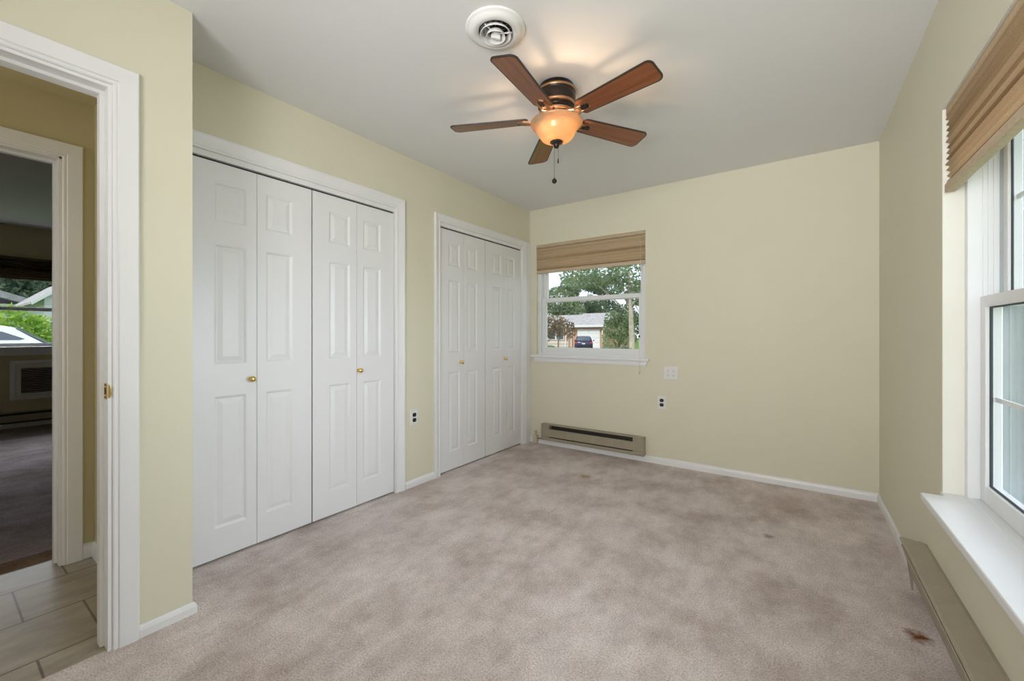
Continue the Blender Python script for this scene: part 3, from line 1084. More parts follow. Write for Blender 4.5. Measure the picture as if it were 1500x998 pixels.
chain(FX - .008, FY - .008, 2.132, 1.953, 'ball')
chain(FX + .007, FY + .006, 2.132, 2.055, 'rod')

# ------------------------------------------------------------------ round ceiling vent
VX, VY = -1.086, 1.420
vent = thing('ceiling_vent', 'round white ceiling air diffuser with concentric rings beside the fan', 'ceiling vent', (VX, VY, H))
bm = newbm()
lathe(bm, [(.127, 0), (.128, -.004), (.124, -.008), (.117, -.009), (.112, -.014), (.100, -.022), (.088, -.024), (.076, -.020), (.071, -.012), (.070, 0), (.075, 0), (.110, 0)], (VX, VY, H), 56, closed=True)
obj('flange', bm, M['plastic'], vent)
bm = newbm()
lathe(bm, [(.0705, -.001), (.0705, -.016), (.0690, -.016), (.0690, -.0025), (0, -.0025), (0, -.001)], (VX, VY, H), 40)
obj('throat', bm, M['ductdark'], vent)
bm = newbm()
for k in range(14):
    a = 2 * PI * k / 14
    d = Vector((math.cos(a), math.sin(a), 0)); w = Vector((-d.y, d.x, 0))
    p = Vector((VX, VY, H))
    q = [p + d * .030 + w * .004 + Vector((0, 0, -.004)), p + d * .066 + w * .008 + Vector((0, 0, -.004)), p + d * .066 - w * .008 + Vector((0, 0, -.012)), p + d * .030 - w * .004 + Vector((0, 0, -.012))]
    va = [bm.verts.new(x) for x in q]; vb = [bm.verts.new(x + Vector((0, 0, .001))) for x in q]
    bm.faces.new(va); bm.faces.new(vb[::-1])
    for i in range(4):
        bm.faces.new((va[i], va[(i + 1) % 4], vb[(i + 1) % 4], vb[i]))
obj('damper_vane', bm, M['steel'], vent)
for (r0, r1, zt, zb) in ((.052, .066, -.012, -.031), (.028, .041, -.016, -.039)):
    bm = newbm()
    lathe(bm, [(r0, zt), (r0 + .005, zt - .006), (r1 - .001, zb), (r1 + .001, zb - .001), (r1 + .001, zb + .002), (r0 + .007, zt - .004), (r0 + .002, zt + .001)], (VX, VY, H), 48, closed=True)
    obj('diffuser_ring', bm, M['plastic'], vent)
bm = newbm()
lathe(bm, [(0, -.006), (.016, -.006), (.018, -.024), (.008, -.030), (0, -.030)], (VX, VY, H), 24)
xr = Matrix.Translation((VX, VY, H)) @ Matrix.Rotation(.9, 4, 'Z')
b2 = newbm(); box(b2, -.020, .020, -.006, .006, -.044, -.026, bev=.002)
obj('hub', bm, M['plastic'], vent)
obj('handle', b2, M['plastic'], vent, xr)
bm = newbm()
for a in (.5, .5 + 2 * PI / 3, .5 + 4 * PI / 3):
    d = Vector((math.cos(a), math.sin(a), 0)); w = Vector((-d.y, d.x, 0)) * .002
    p = Vector((VX, VY, H - .020))
    a0, a1 = p + d * .014, p + d * .071
    vv = [bm.verts.new(x + Vector((0, 0, dz))) for dz in (0, -.005) for x in (a0 + w, a1 + w, a1 - w, a0 - w)]
    for q in ((0, 1, 2, 3), (4, 7, 6, 5), (0, 4, 5, 1), (1, 5, 6, 2), (2, 6, 7, 3), (3, 7, 4, 0)):
        bm.faces.new([vv[i] for i in q])
obj('ring_bracket', bm, M['plastic'], vent)

# ------------------------------------------------------------------ outlets


def plate_outlet(label, P, c, w, h, devices, loc, dark=True):
    """wall plate; P maps (u, out, z) to the room; devices = list of (du,dz)"""
    o = thing('wall_outlet', label, 'outlet', loc, group='wall outlets')
    bm = newbm()
    pts = [(-w / 2 + .004, -h / 2), (w / 2 - .004, -h / 2), (w / 2, -h / 2 + .004), (w / 2, h / 2 - .004), (w / 2 - .004, h / 2), (-w / 2 + .004, h / 2), (-w / 2, h / 2 - .004), (-w / 2, -h / 2 + .004)]
    a = [bm.verts.new(P(c[0] + u, 0, c[1] + z)) for u, z in pts]
    b = [bm.verts.new(P(c[0] + u, .003, c[1] + z)) for u, z in pts]
    d = [bm.verts.new(P(c[0] + u * (1 - .006 / w * 2), .0058, c[1] + z * (1 - .006 / h * 2))) for u, z in pts]
    n = len(pts)
    for r, s in ((a, b), (b, d)):
        for i in range(n):
            bm.faces.new((r[i], r[(i + 1) % n], s[(i + 1) % n], s[i]))
    bm.faces.new(d); bm.faces.new(a[::-1])
    obj('cover_plate', bm, M['plastic'], o)
    for (du, dz) in devices:
        bm = newbm()
        pr = []
        for k in range(20):
            t = 2 * PI * k / 20
            pr.append((.0175 * math.cos(t), max(-.0142, min(.0142, .0175 * math.sin(t)))))
        prism(bm, pr, lambda u, z: P(c[0] + du + u, .004, c[1] + dz + z), lambda u, z: P(c[0] + du + u, .0085, c[1] + dz + z))
        rc = obj('receptacle', bm, M['black'] if dark else M['plastic'], o)
        if dark:
            rc['label'] = 'black receptacle face'
        bm = newbm()
        for (su, sz, sh) in ((-.0065, .003, .0075), (.0065, .003, .0060)):
            prism(bm, [(su - .0012, sz - sh / 2), (su + .0012, sz - sh / 2), (su + .0012, sz + sh / 2), (su - .0012, sz + sh / 2)],
                  lambda u, z: P(c[0] + du + u, .0082, c[1] + dz + z), lambda u, z: P(c[0] + du + u, .0088, c[1] + dz + z))
        pr = [(.0026 * math.cos(2 * PI * k / 10), -.0075 + .0026 * math.sin(2 * PI * k / 10)) for k in range(10)]
        prism(bm, pr, lambda u, z: P(c[0] + du + u, .0082, c[1] + dz + z), lambda u, z: P(c[0] + du + u, .0088, c[1] + dz + z))
        obj('slot', bm, M['heaterdark'] if dark else M['slot'], rc)
    us = sorted({d[0] for d in devices})
    for du in us:
        bm = newbm()
        pr = [(.003 * math.cos(2 * PI * k / 10), .003 * math.sin(2 * PI * k / 10)) for k in range(10)]
        prism(bm, pr, lambda u, z: P(c[0] + du + u, .0055, c[1] + z), lambda u, z: P(c[0] + du + u, .0068, c[1] + z))
        obj('screw', bm, M['plastic'], o)
    return o


PB = lambda u, out, z: (u, YB - out, z)
PL = lambda u, out, z: (XL + out, -u, z)
plate_outlet('white plate with two black receptacles low on the back wall, right of the heater', PB, (-1.032, .538), .072, .114, [(0, .0195), (0, -.0195)], (-1.032, YB, .538))
plate_outlet('white plate with two black receptacles on the wall between the closets', PL, (-2.132, .513), .072, .114, [(0, .0195), (0, -.0195)], (XL, 2.132, .513))
plate_outlet('square white double outlet plate on the back wall right of the window sill', PB, (-.955, .799), .118, .116, [(-.023, .0195), (-.023, -.0195), (.023, .0195), (.023, -.0195)], (-.955, YB, .799), dark=False)

# ------------------------------------------------------------------ baseboard heaters
hx0, hx1, hz0, hz1 = -2.222, -1.172, .056, .219
hp = YB - .013
ht = thing('baseboard_heater', 'beige electric baseboard heater under the street window', 'heater', (-1.7, YB, hz0))
bm = newbm(); box(bm, hx0 + .012, hx1 - .012, YB - .010, YB, hz0, hz1 - .004)
obj('back_plate', bm, M['heaterdark'], ht)  # dark colour paints the shade inside the open heater slot
bm = newbm()   # top hood with a rolled front lip
prism(bm, [(0, .220), (.054, .219), (.062, .217), (.062, .212), (.058, .212), (.050, .216), (0, .217)], lambda t, z: (hx0, YB - t, z), lambda t, z: (hx1, YB - t, z))
obj('top_hood', bm, M['heater'], ht)
bm = newbm()   # front panel, slightly tilted
prism(bm, [(.046, .170), (.052, .174), (.062, .168), (.063, .098), (.058, .094), (.055, .100), (.058, .104), (.056, .165)], lambda t, z: (hx0 + .01, YB - t, z), lambda t, z: (hx1 - .01, YB - t, z))
obj('front_panel', bm, M['heater'], ht)
bm = newbm()
prism(bm, [(.0, .056), (.056, .056), (.062, .062), (.062, .086), (.058, .086), (.058, .064), (.0, .062)], lambda t, z: (hx0 + .01, YB - t, z), lambda t, z: (hx1 - .01, YB - t, z))
obj('bottom_lip', bm, M['heater'], ht)
for (xa, xb) in ((hx0 + .010, hx0 + .092), (hx1 - .098, hx1 - .012)):
    bm = newbm(); box(bm, xa, xb, YB - .0595, YB - .010, .062, .2145)
    obj('end_cover', bm, M['heater'], ht)
for (xa, xb, d) in ((hx0, hx0 + .010, .066), (hx1 - .012, hx1, .068)):
    bm = newbm(); box(bm, xa, xb, YB - d, YB, hz0 - .002, hz1 + .002, bev=.0015)
    obj('end_cap', bm, M['heater'], ht)
bm = newbm()
tube(bm, [(hx0 + .1, YB - .032, .135), (hx1 - .1, YB - .032, .135)], .006, 10)
for k in range(90):
    x = hx0 + .11 + k * (hx1 - hx0 - .22) / 89
    box(bm, x, x + .0006, YB - .052, YB - .012, .105, .168)
obj('heating_fin', bm, M['heaterdark'], ht)

vb = thing('conduit_box', 'small beige conduit box at the floor between corner and heater', 'junction box', (-2.30, YB, 0))
bm = newbm(); box(bm, -2.338, -2.286, YB - .045, YB - .013, .002, .088, bev=.004)
obj('box_body', bm, M['boxbeige'], vb)
bm = newbm(); tube(bm, [(-2.311, YB - .028, .085), (-2.311, YB - .028, .118)], .011, 12); ball(bm, (-2.311, YB - .028, .118), .015)
obj('cap', bm, M['boxbeige'], vb)
bm = newbm(); tube(bm, [(-2.294, YB - .027, .05), (-2.255, YB - .027, .055), (-2.225, YB - .027, .09)], .007, 10)
obj('conduit', bm, M['heater'], vb)

# heater along the right wall (its own axes, turned with the wall)
hr = thing('baseboard_heater', 'beige baseboard heater on the floor along the right wall under the large window', 'heater', RW @ Vector((XR, 1.5, .03)))
ya, yb = .55, 2.49
bm = newbm()
pf = [(0, .237), (.010, .238), (.070, .226), (.077, .219), (.076, .213), (.068, .219), (.010, .231), (0, .231)]
prism(bm, pf, lambda t, z: (XR - t, ya, z), lambda t, z: (XR - t, yb - max(0, .03 - t) * .5 + max(0, t - .03) * 1.2, z))
obj('top_hood', bm, M['heater'], hr, RW)
bm = newbm()
prism(bm, [(.070, .203), (.0745, .205), (.0765, .200), (.034, .054), (.026, .048), (.026, .054)], lambda t, z: (XR - t, ya, z), lambda t, z: (XR - t, yb + .018, z))
obj('front_panel', bm, M['heater'], hr, RW)
bm = newbm(); box(bm, XR - .012, XR - .0005, ya, yb, .040, .232)
obj('back_plate', bm, M['heater'], hr, RW)
for ye in (yb + .020, ya):
    bm = newbm()
    prism(bm, [(.012, .230), (.066, .219), (.066, .205), (.042, .010), (.036, .010), (.036, .060), (.012, .060)], lambda t, z: (XR - t, ye, z), lambda t, z: (XR - t, ye + .006, z))
    obj('end_cap', bm, M['heater'], hr, RW)
bm = newbm(); tube(bm, [(XR - .026, ya + .05, .13), (XR - .026, yb - .05, .13)], .006, 10)
for k in range(95):
    y = ya + .06 + k * (yb - ya - .12) / 94
    box(bm, XR - .036, XR - .014, y, y + .0006, .10, .17)
obj('heating_fin', bm, M['heaterdark'], hr, RW)

# ------------------------------------------------------------------ hall and second room things
o = thing('door_bumper', 'small round bumper on the hall end wall beside the door jamb', 'door bumper', (-2.79, YHE, .77))
bm = newbm(); lathe(bm, [(0, 0), (.028, 0), (.028, -.006), (.024, -.012), (.012, -.014), (0, -.008)], (-2.785, YHE, .770), 24, axis='Y')
obj('bumper_cup', bm, M['plastic'], o)

ac = thing('air_conditioner', 'through wall air conditioner below the window of the room across the hall', 'air conditioner', (X2B, .87, .36))
PA = PX
bm = newbm(); sash(bm, .628, 1.132, .338, .817, X2B, X2B + .020, .045, .045, .045, .045, PX)
obj('trim_frame', bm, M['trim'], ac)
bm = newbm(); sash(bm, .673, 1.087, .383, .772, X2B - .02, X2B + .055, .040, .040, .035, .050, PX); box(bm, X2B - .16, X2B - .02, .66, 1.10, .37, .785)
obj('housing', bm, M['ivory'], ac)
bm = newbm()
for k in range(15):
    z = .425 + k * .0215
    prism(bm, [(.012, 0), (.044, .008), (.044, .0105), (.012, .0025)], lambda t, dz: (X2B + t, .712, z + dz), lambda t, dz: (X2B + t, 1.048, z + dz))
obj('louver', bm, M['ivory'], ac)
bm = newbm(); box(bm, X2B - .019, X2B + .004, .712, 1.048, .418, .722)
obj('filter', bm, M['slot'], ac)

h3 = thing('baseboard_heater', 'dark baseboard heater under the air conditioner across the hall', 'heater', (X2B, .6, .05))
bm = newbm(); prism(bm, [(0, .200), (.055, .197), (.062, .190), (.055, .187), (0, .192)], lambda t, z: (X2B + t, -1.2, z), lambda t, z: (X2B + t, 2.2, z))
obj('top_hood', bm, M['heater'], h3)
bm = newbm(); prism(bm, [(.052, .160), (.060, .160), (.060, .085), (.052, .085)], lambda t, z: (X2B + t, -1.2, z), lambda t, z: (X2B + t, 2.2, z))
obj('front_panel', bm, M['heater'], h3)
bm = newbm(); box(bm, X2B + .001, X2B + .045, -1.2, 2.2, .065, .190)
obj('fin_block', bm, M['heaterdark'], h3)
baseboard('baseboard_bedroom', (X2B, -2.3), (X2B, 2.6), (1, 0), .060, .014, 'pale baseboard below the dark heater across the hall')

# ------------------------------------------------------------------ outdoors
bm = newbm(); box(bm, -120, 120, -60, 150, GZ - .3, GZ)
tag(obj('lawn', bm, M['grass']), 'green lawn around the houses', 'ground', kind='structure')
bm = newbm(); box(bm, -120, 120, 22, 30, GZ, GZ + .02)
tag(obj('street', bm, M['asphalt']), 'asphalt street in front of the brick house', 'road', kind='structure')
FPF = lambda y: (y, )


def at_y(y, u, v=490.107):
    c, s = math.cos(YAW), math.sin(YAW)
    a, b = (u - 750) / 612.3, (490.107 - v) / 612.3
    d = Vector((-s + c * a, c + s * a, b))
    return Vector(CAM) + d * (y / d.y)


def at_x(x, u, v=490.107):
    c, s = math.cos(YAW), math.sin(YAW)
    a, b = (u - 750) / 612.3, (490.107 - v) / 612.3
    d = Vector((-s + c * a, c + s * a, b))
    return Vector(CAM) + d * (x / d.x)


# wing of the house with white vertical boards beyond the right window
wg = thing('house_wing', 'white vertical board wing wall beyond the large right window', 'wall', (2.4, 4.9, GZ))
bm = newbm(); box(bm, XR + .26, 4.5, 4.90, 5.1, GZ, 2.9)
obj('wall_panel', bm, M['siding'], wg)
bm = newbm()
x = XR + .50
rnd = random.Random(4)
while x < 4.4:
    w = rnd.choice((.05, .09, .13))
    box(bm, x, x + w, 4.872 - rnd.random() * .02, 4.90, GZ, 2.88, bev=.003)
    x += w + rnd.choice((.04, .07, .10))
obj('batten', bm, M['siding'], wg)
bm = newbm(); box(bm, 1.04, 1.11, 4.84, 4.90, GZ, 2.88, bev=.004)
obj('corner_board', bm, M['sidingtrim'], wg)
bm = newbm(); box(bm, 1.30, 1.40, 4.86, 4.90, -.50, -.05, bev=.004)
obj('lower_panel', bm, M['sidingtrim'], wg)

# brick house across the street
Y0 = 46.0
g0, g1 = at_y(Y0, 846).x, at_y(Y0, 879).x
ez = at_y(Y0, 860, 478).z
rz = at_y(Y0 + 3.5, 860, 461).z
hs = thing('house', 'brick house with white garage door and grey roof across the street', 'house', (g0 - 4, Y0, GZ))
xl_, xr_ = g0 - 13.0, g1 + .55
bm = newbm(); box(bm, g0 - .65, xr_, Y0, Y0 + 8, GZ, ez); box(bm, xl_, g0 - .65, Y0 + 1.8, Y0 + 8, GZ, ez)
obj('brick_wall', bm, M['brick'], hs)
bm = newbm(); box(bm, g0, g1, Y0 - .06, Y0 + .02, GZ, at_y(Y0, 860, 483).z, bev=.02)
gd = obj('garage_door', bm, M['white_ext'], hs)
bm = newbm()
gh = at_y(Y0, 860, 483).z - GZ
for r in range(4):
    for c in range(4):
        x0 = g0 + (g1 - g0) * (c + .12) / 4; x1 = g0 + (g1 - g0) * (c + .88) / 4
        box(bm, x0, x1, Y0 - .085, Y0 - .055, GZ + gh * (r + .18) / 4, GZ + gh * (r + .82) / 4, bev=.02, seg=1)
obj('door_panel', bm, M['white_ext'], gd)
bm = newbm()
ra, rb = g0 - .95, xr_ + .35
pr = [(Y0 - .45, ez - .02), (Y0 + 3.6, rz), (Y0 + 8.3, ez - .02), (Y0 + 8.3, ez + .12), (Y0 + 3.6, rz + .16), (Y0 - .45, ez + .12)]
prism(bm, pr, lambda y, z: (ra, y, z), lambda y, z: (rb, y, z))
pr = [(Y0 + 1.3, ez - .02), (Y0 + 4.6, rz - .1), (Y0 + 8.3, ez - .02), (Y0 + 8.3, ez + .12), (Y0 + 4.6, rz + .06), (Y0 + 1.3, ez + .12)]
prism(bm, pr, lambda y, z: (xl_ - .3, y, z), lambda y, z: (ra, y, z))
obj('roof', bm, M['roofgrey'], hs)
bm = newbm(); box(bm, ra, rb, Y0 - .50, Y0 - .44, ez - .12, ez + .14); box(bm, xl_ - .3, ra, Y0 + 1.25, Y0 + 1.31, ez - .12, ez + .14); box(bm, ra - .03, ra + .03, Y0 - .44, Y0 + 1.3, ez - .1, ez + .1)
obj('fascia', bm, M['white_ext'], hs)
bm = newbm()
for u in (834, 826, 815):
    p = at_y(Y0 + .9, u).x
    box(bm, p - .07, p + .07, Y0 + 1.4, Y0 + 1.54, GZ, ez)
obj('porch_post', bm, M['white_ext'], hs)
bm = newbm()
for u in (808, 820):
    p = at_y(Y0 + 1.7, u).x
    box(bm, p - .6, p + .6, Y0 + 1.74, Y0 + 1.82, GZ + .9, GZ + 2.2)
wn = obj('house_window', bm, M['white_ext'], hs)
bm = newbm()
for u in (808, 820):
    p = at_y(Y0 + 1.7, u).x
    box(bm, p - .5, p + .5, Y0 + 1.72, Y0 + 1.76, GZ + 1.0, GZ + 2.1)
obj('pane', bm, M['carglass'], wn)
p = at_y(Y0, 883).x
bm = newbm(); tube(bm, [(p, Y0 - .12, GZ), (p, Y0 - .12, ez - .1)], .06, 8)
obj('downspout', bm, M['white_ext'], hs)
bm = newbm(); box(bm, g0 - .4, g1 + .4, 30, Y0, GZ, GZ + .02)
tag(obj('driveway', bm, M['concrete']), 'concrete driveway leading to the garage across the street', 'driveway', kind='structure')

# porch chairs and fence in front of the brick house
fc = thing('picket_fence', 'low white fence at the porch of the brick house', 'fence', (g0 - 2.5, Y0 - 1, GZ))
bm = newbm()
fa, fb = at_y(Y0 - 1, 801).x, at_y(Y0 - 1, 832).x
k = 0
while fa + k * .22 < fb:
    x = fa + k * .22
    box(bm, x, x + .09, Y0 - 1.02, Y0 - .99, GZ, GZ + .85)
    k += 1
obj('picket_row', bm, M['white_ext'], fc)
bm = newbm(); box(bm, fa, fb, Y0 - .99, Y0 - .95, GZ + .2, GZ + .28); box(bm, fa, fb, Y0 - .99, Y0 - .95, GZ + .62, GZ + .70)
obj('rail', bm, M['white_ext'], fc)


# cars ---------------------------------------------------------------
def car(name, label, loc, rotz, paint, L=4.6, W=1.82, Ht=1.65, gb=.66):
    """nose towards +x in its own axes"""
    o = thing(name, label, 'car', loc)
    o.rotation_euler = (0, 0, rotz)
    h = Ht
    body = [(-.50, .28), (-.505, .52), (-.49, .60), (-.455, .64), (.20, .60), (.30, .585), (.47, .50), (.50, .42), (.505, .24), (.46, .16), (-.47, .16)]
    cab = [(-.485, .60), (-.40, .93), (-.33, .985), (-.10, 1.0), (.05, .975), (.10, .94), (.26, .60)]

    def shell(bm, prof, wb, wt, zlo, zhi, rows=7):
        secs = []
        for k in range(rows):
            s = -1 + 2 * k / (rows - 1)
            secs.append(s)
        ring = []
        for s in secs:
            r = []
            for (x, z) in prof:
                tz_ = (z - zlo) / (zhi - zlo)
                ww = wb + (wt - wb) * max(0, min(1, tz_))
                e = 1 - .045 * abs(s) ** 3
                r.append(bm.verts.new((x * L * e, s * ww * W / 2, (zlo + (z - zlo) * (1 - .04 * abs(s) ** 4)) * h)))
            ring.append(r)
        n = len(prof)
        for a, b in zip(ring[:-1], ring[1:]):
            for i in range(n):
                f = bm.faces.new((a[i], a[(i + 1) % n], b[(i + 1) % n], b[i]))
                f.smooth = True
        bm.faces.new(ring[0][::-1]); bm.faces.new(ring[-1])
        return bm

    def add(nm, bm, m, parent=o):
        b = obj(nm, bm, m)
        b.parent = parent
        return b
    bd = add('body', shell(newbm(), body, 1.0, .96, .16, .64), paint)
    cb = add('cabin', shell(newbm(), cab, .95, .72, .60, 1.0), paint, bd)
    # side glass: three-dimensional insets that follow the tumblehome
    for s in (-1, 1):
        bm = newbm()
        pts = [(-.40, gb), (-.36, .86), (-.30, .905), (-.05, .912), (.06, .88), (.19 - (gb - .66) * .5, gb + .02), (.17 - (gb - .66) * .5, gb)]

        def sid(x, z, off):
            ww = .95 + (.72 - .95) * (z - .60) / .40
            return (x * L * .955, s * (ww * W / 2 + off), z * h * .985)
        prism(bm, pts, lambda x, z: sid(x, z, -.004), lambda x, z: sid(x, z, .010))
        add('side_window', bm, M['carglass'], bd)
    bm = newbm()   # windscreen
    q = [(.245, .64, .80), (.108, .925, .62)]
    va = []
    for off in (-.005, .012):
        for (x, z, w) in q:
            for s in (-1, 1):
                va.append(bm.verts.new((x * L + off * 2.2, s * w * W / 2, z * h + off)))
    for f in ((0, 1, 3, 2), (4, 6, 7, 5), (0, 2, 6, 4), (1, 5, 7, 3), (0, 4, 5, 1), (2, 3, 7, 6)):
        bm.faces.new([va[i] for i in f])
    add('windscreen', bm, M['carglass'], bd)
    bm = newbm()
    q = [(-.470, .66, .78), (-.408, .90, .64)]
    va = []
    for off in (-.005, .012):
        for (x, z, w) in q:
            for s in (-1, 1):
                va.append(bm.verts.new((x * L - off * 2.2, s * w * W / 2, z * h + off)))
    for f in ((0, 1, 3, 2), (4, 6, 7, 5), (0, 2, 6, 4), (1, 5, 7, 3), (0, 4, 5, 1), (2, 3, 7, 6)):
        bm.faces.new([va[i] for i in f])
    add('rear_window', bm, M['carglass'], bd)
    for s in (-1, 1):
        bm = newbm(); box(bm, -.507 * L, -.47 * L, s * .42 * W - .10, s * .42 * W + .10, .45 * h, .58 * h, bev=.02)
        add('tail_light', bm, M['red'], bd)
        bm = newbm(); box(bm, .45 * L, .497 * L, s * .40 * W - .14, s * .40 * W + .14, .40 * h, .47 * h, bev=.02)
        add('headlight', bm, M['plastic'], bd)
        for xx in (-.30, .31):
            bm = newbm()
            lathe(bm, [(0, -.10), (.19, -.10), (.21, -.09), (.33, -.10), (.345, -.06), (.345, .06), (.33, .10), (.21, .09), (.19, .10), (0, .10)], (xx * L, s * (W / 2 - .10), .345), 28, axis='Y', mi=[1, 1, 0, 0, 0, 0, 0, 1, 1])
            add('wheel', bm, [M['tyre'], M['plastic']], o)
        bm = newbm(); ball(bm, (.17 * L, s * (W / 2 + .08), .66 * h), .09, sx=.7, sy=1.0, sz=.75)
        add('side_mirror', bm, paint, bd)
    bm = newbm(); box(bm, -.512 * L, -.502 * L, -.16, .16, .42 * h, .50 * h, bev=.004)
    add('plate', bm, M['white_ext'], bd)
    return o


p = at_y(41.0, 855.5)
car('car', 'dark blue car parked nose in at the garage across the street', (p.x, 41.0, GZ), PI / 2 + .42, M['carpaint_b'], L=4.3, W=1.85, Ht=1.46)
p = at_x(-19, 24)
car('car', 'white car parked outside the window of the room across the hall', (-19, p.y - .48, -.21), PI / 2 - .15, M['carpaint_w'], L=4.7, W=1.85, Ht=1.64, gb=.735)
bm = newbm(); box(bm, -24, -16, -14, 16, GZ, -.20)
tag(obj('parking_pad', bm, M['asphalt']), 'raised asphalt drive under the white car', 'driveway', kind='structure')


# trees ----------------------------------------------------------------
def foliage(blobs, n, size, seed):
    rnd = random.Random(seed)
    bm = newbm()
    tot = sum(b[3] * b[4] * b[5] for b in blobs)
    for (cx, cy, cz, rx, ry, rz_) in blobs:
        m = int(n * rx * ry * rz_ / tot)
        for _ in range(m):
            while True:
                p = Vector((rnd.uniform(-1, 1), rnd.uniform(-1, 1), rnd.uniform(-1, 1)))
                if .15 < p.length < 1:
                    break
            p = p.normalized() * p.length ** .5
            c = Vector((cx + p.x * rx, cy + p.y * ry, cz + p.z * rz_))
            s = size * rnd.uniform(.55, 1.3)
            d = Vector((rnd.gauss(0, 1), rnd.gauss(0, 1), rnd.gauss(0, 1))).normalized()
            u = d.orthogonal().normalized()
            u = Matrix.Rotation(rnd.uniform(0, 6.28), 3, d) @ u
            w = d.cross(u)
            fold = d * s * .18
            a, b2, c2, e = c - u * s, c - w * s * .55 + fold, c + u * s, c + w * s * .55 + fold
            v = [bm.verts.new(q) for q in (a, b2, c2, e)]
            bm.faces.new((v[0], v[1], v[2])); bm.faces.new((v[0], v[2], v[3]))
    return bm


def tree(name, label, cat, base, h, tr, blobs, n, size, leafm, barkm, seed, group='trees across the street', branches=5, lean=(0, 0)):
    o = thing(name, label, cat, base, group)
    rnd = random.Random(seed)
    B = Vector(base)
    bl = [(B.x + b[0], B.y + b[1], B.z + b[2], b[3], b[4], b[5]) for b in blobs]
    obj('foliage', foliage(bl, n, size, seed), leafm, o, recalc=False)
    bm = newbm()
    top = B + Vector((lean[0], lean[1], h))
    mid = B + Vector((lean[0] * .4, lean[1] * .4, h * .5))
    tube(bm, [B - Vector((0, 0, .1)), B + Vector((0, 0, .4)), mid, top], [tr * 1.4, tr, tr * .75, tr * .3], 10)
    for k in range(branches):
        b = bl[k % len(bl)]
        st = B.lerp(top, .45 + .4 * rnd.random())
        en = Vector((b[0], b[1], b[2])) + Vector((rnd.uniform(-.5, .5) * b[3], rnd.uniform(-.5, .5) * b[4], rnd.uniform(-.2, .5) * b[5]))
        mm = st.lerp(en, .5) + Vector((0, 0, .3))
        tube(bm, [st, mm, en], [tr * .30, tr * .20, tr * .06], 7)
    obj('trunk', bm, barkm, o)
    return o


TG = 'trees across the street'
p = at_y(40, 818)
tree('maple_tree', 'reddish brown leaved small tree left of the garage across the street', 'tree', (p.x, 40, GZ), 2.6, .09,
     [(-.9, 0, 2.3, 1.5, 1.1, 1.1), (.5, .2, 2.4, 1.3, 1.0, 1.0), (-.2, -.3, 3.0, 1.4, 1.0, .7), (1.3, 0, 1.9, .8, .8, .8), (-1.8, .2, 1.7, .9, .8, 1.0)], 1500, .14, M['leaf_c'], M['bark'], 3)
p = at_y(40, 907)
tree('leafy_tree', 'rounded green tree right of the garage across the street', 'tree', (p.x, 40, GZ), 3.0, .12,
     [(0, 0, 2.2, 1.7, 1.3, 1.1), (-.5, 0, 3.1, 1.1, 1.0, .9), (.5, .2, 2.8, 1.2, 1.0, .9), (.9, 0, 1.4, 1.0, .9, .9), (-.7, 0, 1.1, 1.2, .9, .9)], 2300, .15, M['leaf_f'], M['bark'], 5)
p = at_y(37, 926)
tree('tall_tree', 'tall tree with thick pale trunk at the right edge of the street window', 'tree', (p.x, 37, GZ), 7.5, .27,
     [(-3.0, 0, 7.6, 2.6, 2.0, 1.6), (.5, 0, 7.4, 2.8, 2.0, 1.7), (-1.0, .5, 6.0, 1.9, 1.4, .9), (1.2, 0, 5.4, 1.3, 1.2, 1.0), (-5.4, .5, 7.4, 2.2, 1.6, 1.3), (1.0, .2, 3.1, .7, .7, .6)], 3000, .17, M['leaf_a'], M['barkpale'], 8, branches=6, lean=(-.3, 0))
p = at_y(58, 822)
tree('broad_tree', 'light green tree behind the left end of the brick house', 'tree', (p.x, 58, GZ), 7, .3,
     [(0, 0, 6.8, 3.0, 2.4, 2.4), (-2.0, 0, 5.3, 2.4, 2.0, 1.8), (2.6, 0, 9.6, 1.9, 2.0, 1.5), (1.6, 0, 5.2, 2.4, 2.0, 1.6)], 3000, .26, M['leaf_a'], M['bark'], 11, branches=7)
p = at_y(64, 852)
tree('broad_tree', 'dark tree crown right behind the garage roof across the street', 'tree', (p.x, 64.0, GZ), 7.5, .3,
     [(0, 0, 5.4, 3.6, 2.4, 1.7), (-2.0, 0, 9.6, 1.9, 2.0, 1.7), (2.4, 0, 5.8, 2.4, 2.0, 1.8), (1.5, .5, 10.2, 2.2, 2, 1.5)], 3000, .26, M['leaf_b'], M['bark'], 13, branches=7)
p = at_y(70, 886)
tree('broad_tree', 'dark tall tree behind the house, left of the pale trunk', 'tree', (p.x, 70, GZ), 9, .34,
     [(0, 0, 6.0, 3.0, 2.4, 1.8), (.6, 0, 10.0, 2.8, 2.2, 2.0), (3.2, 0, 5.0, 2.4, 2.0, 1.8), (-1.6, 0, 10.4, 2.0, 2.0, 1.5)], 3000, .26, M['leaf_e'], M['bark'], 17, branches=8)
p = at_y(76, 918)
tree('broad_tree', 'loose tree crown behind the pale trunk at the far right', 'tree', (p.x, 76, GZ), 8, .3,
     [(0, 0, 4.6, 2.8, 2.2, 1.6), (1.8, 0, 8.6, 2.2, 2.0, 1.7), (3.0, 0, 3.2, 2.4, 2.0, 1.5)], 2000, .26, M['leaf_b'], M['bark'], 19, branches=6)
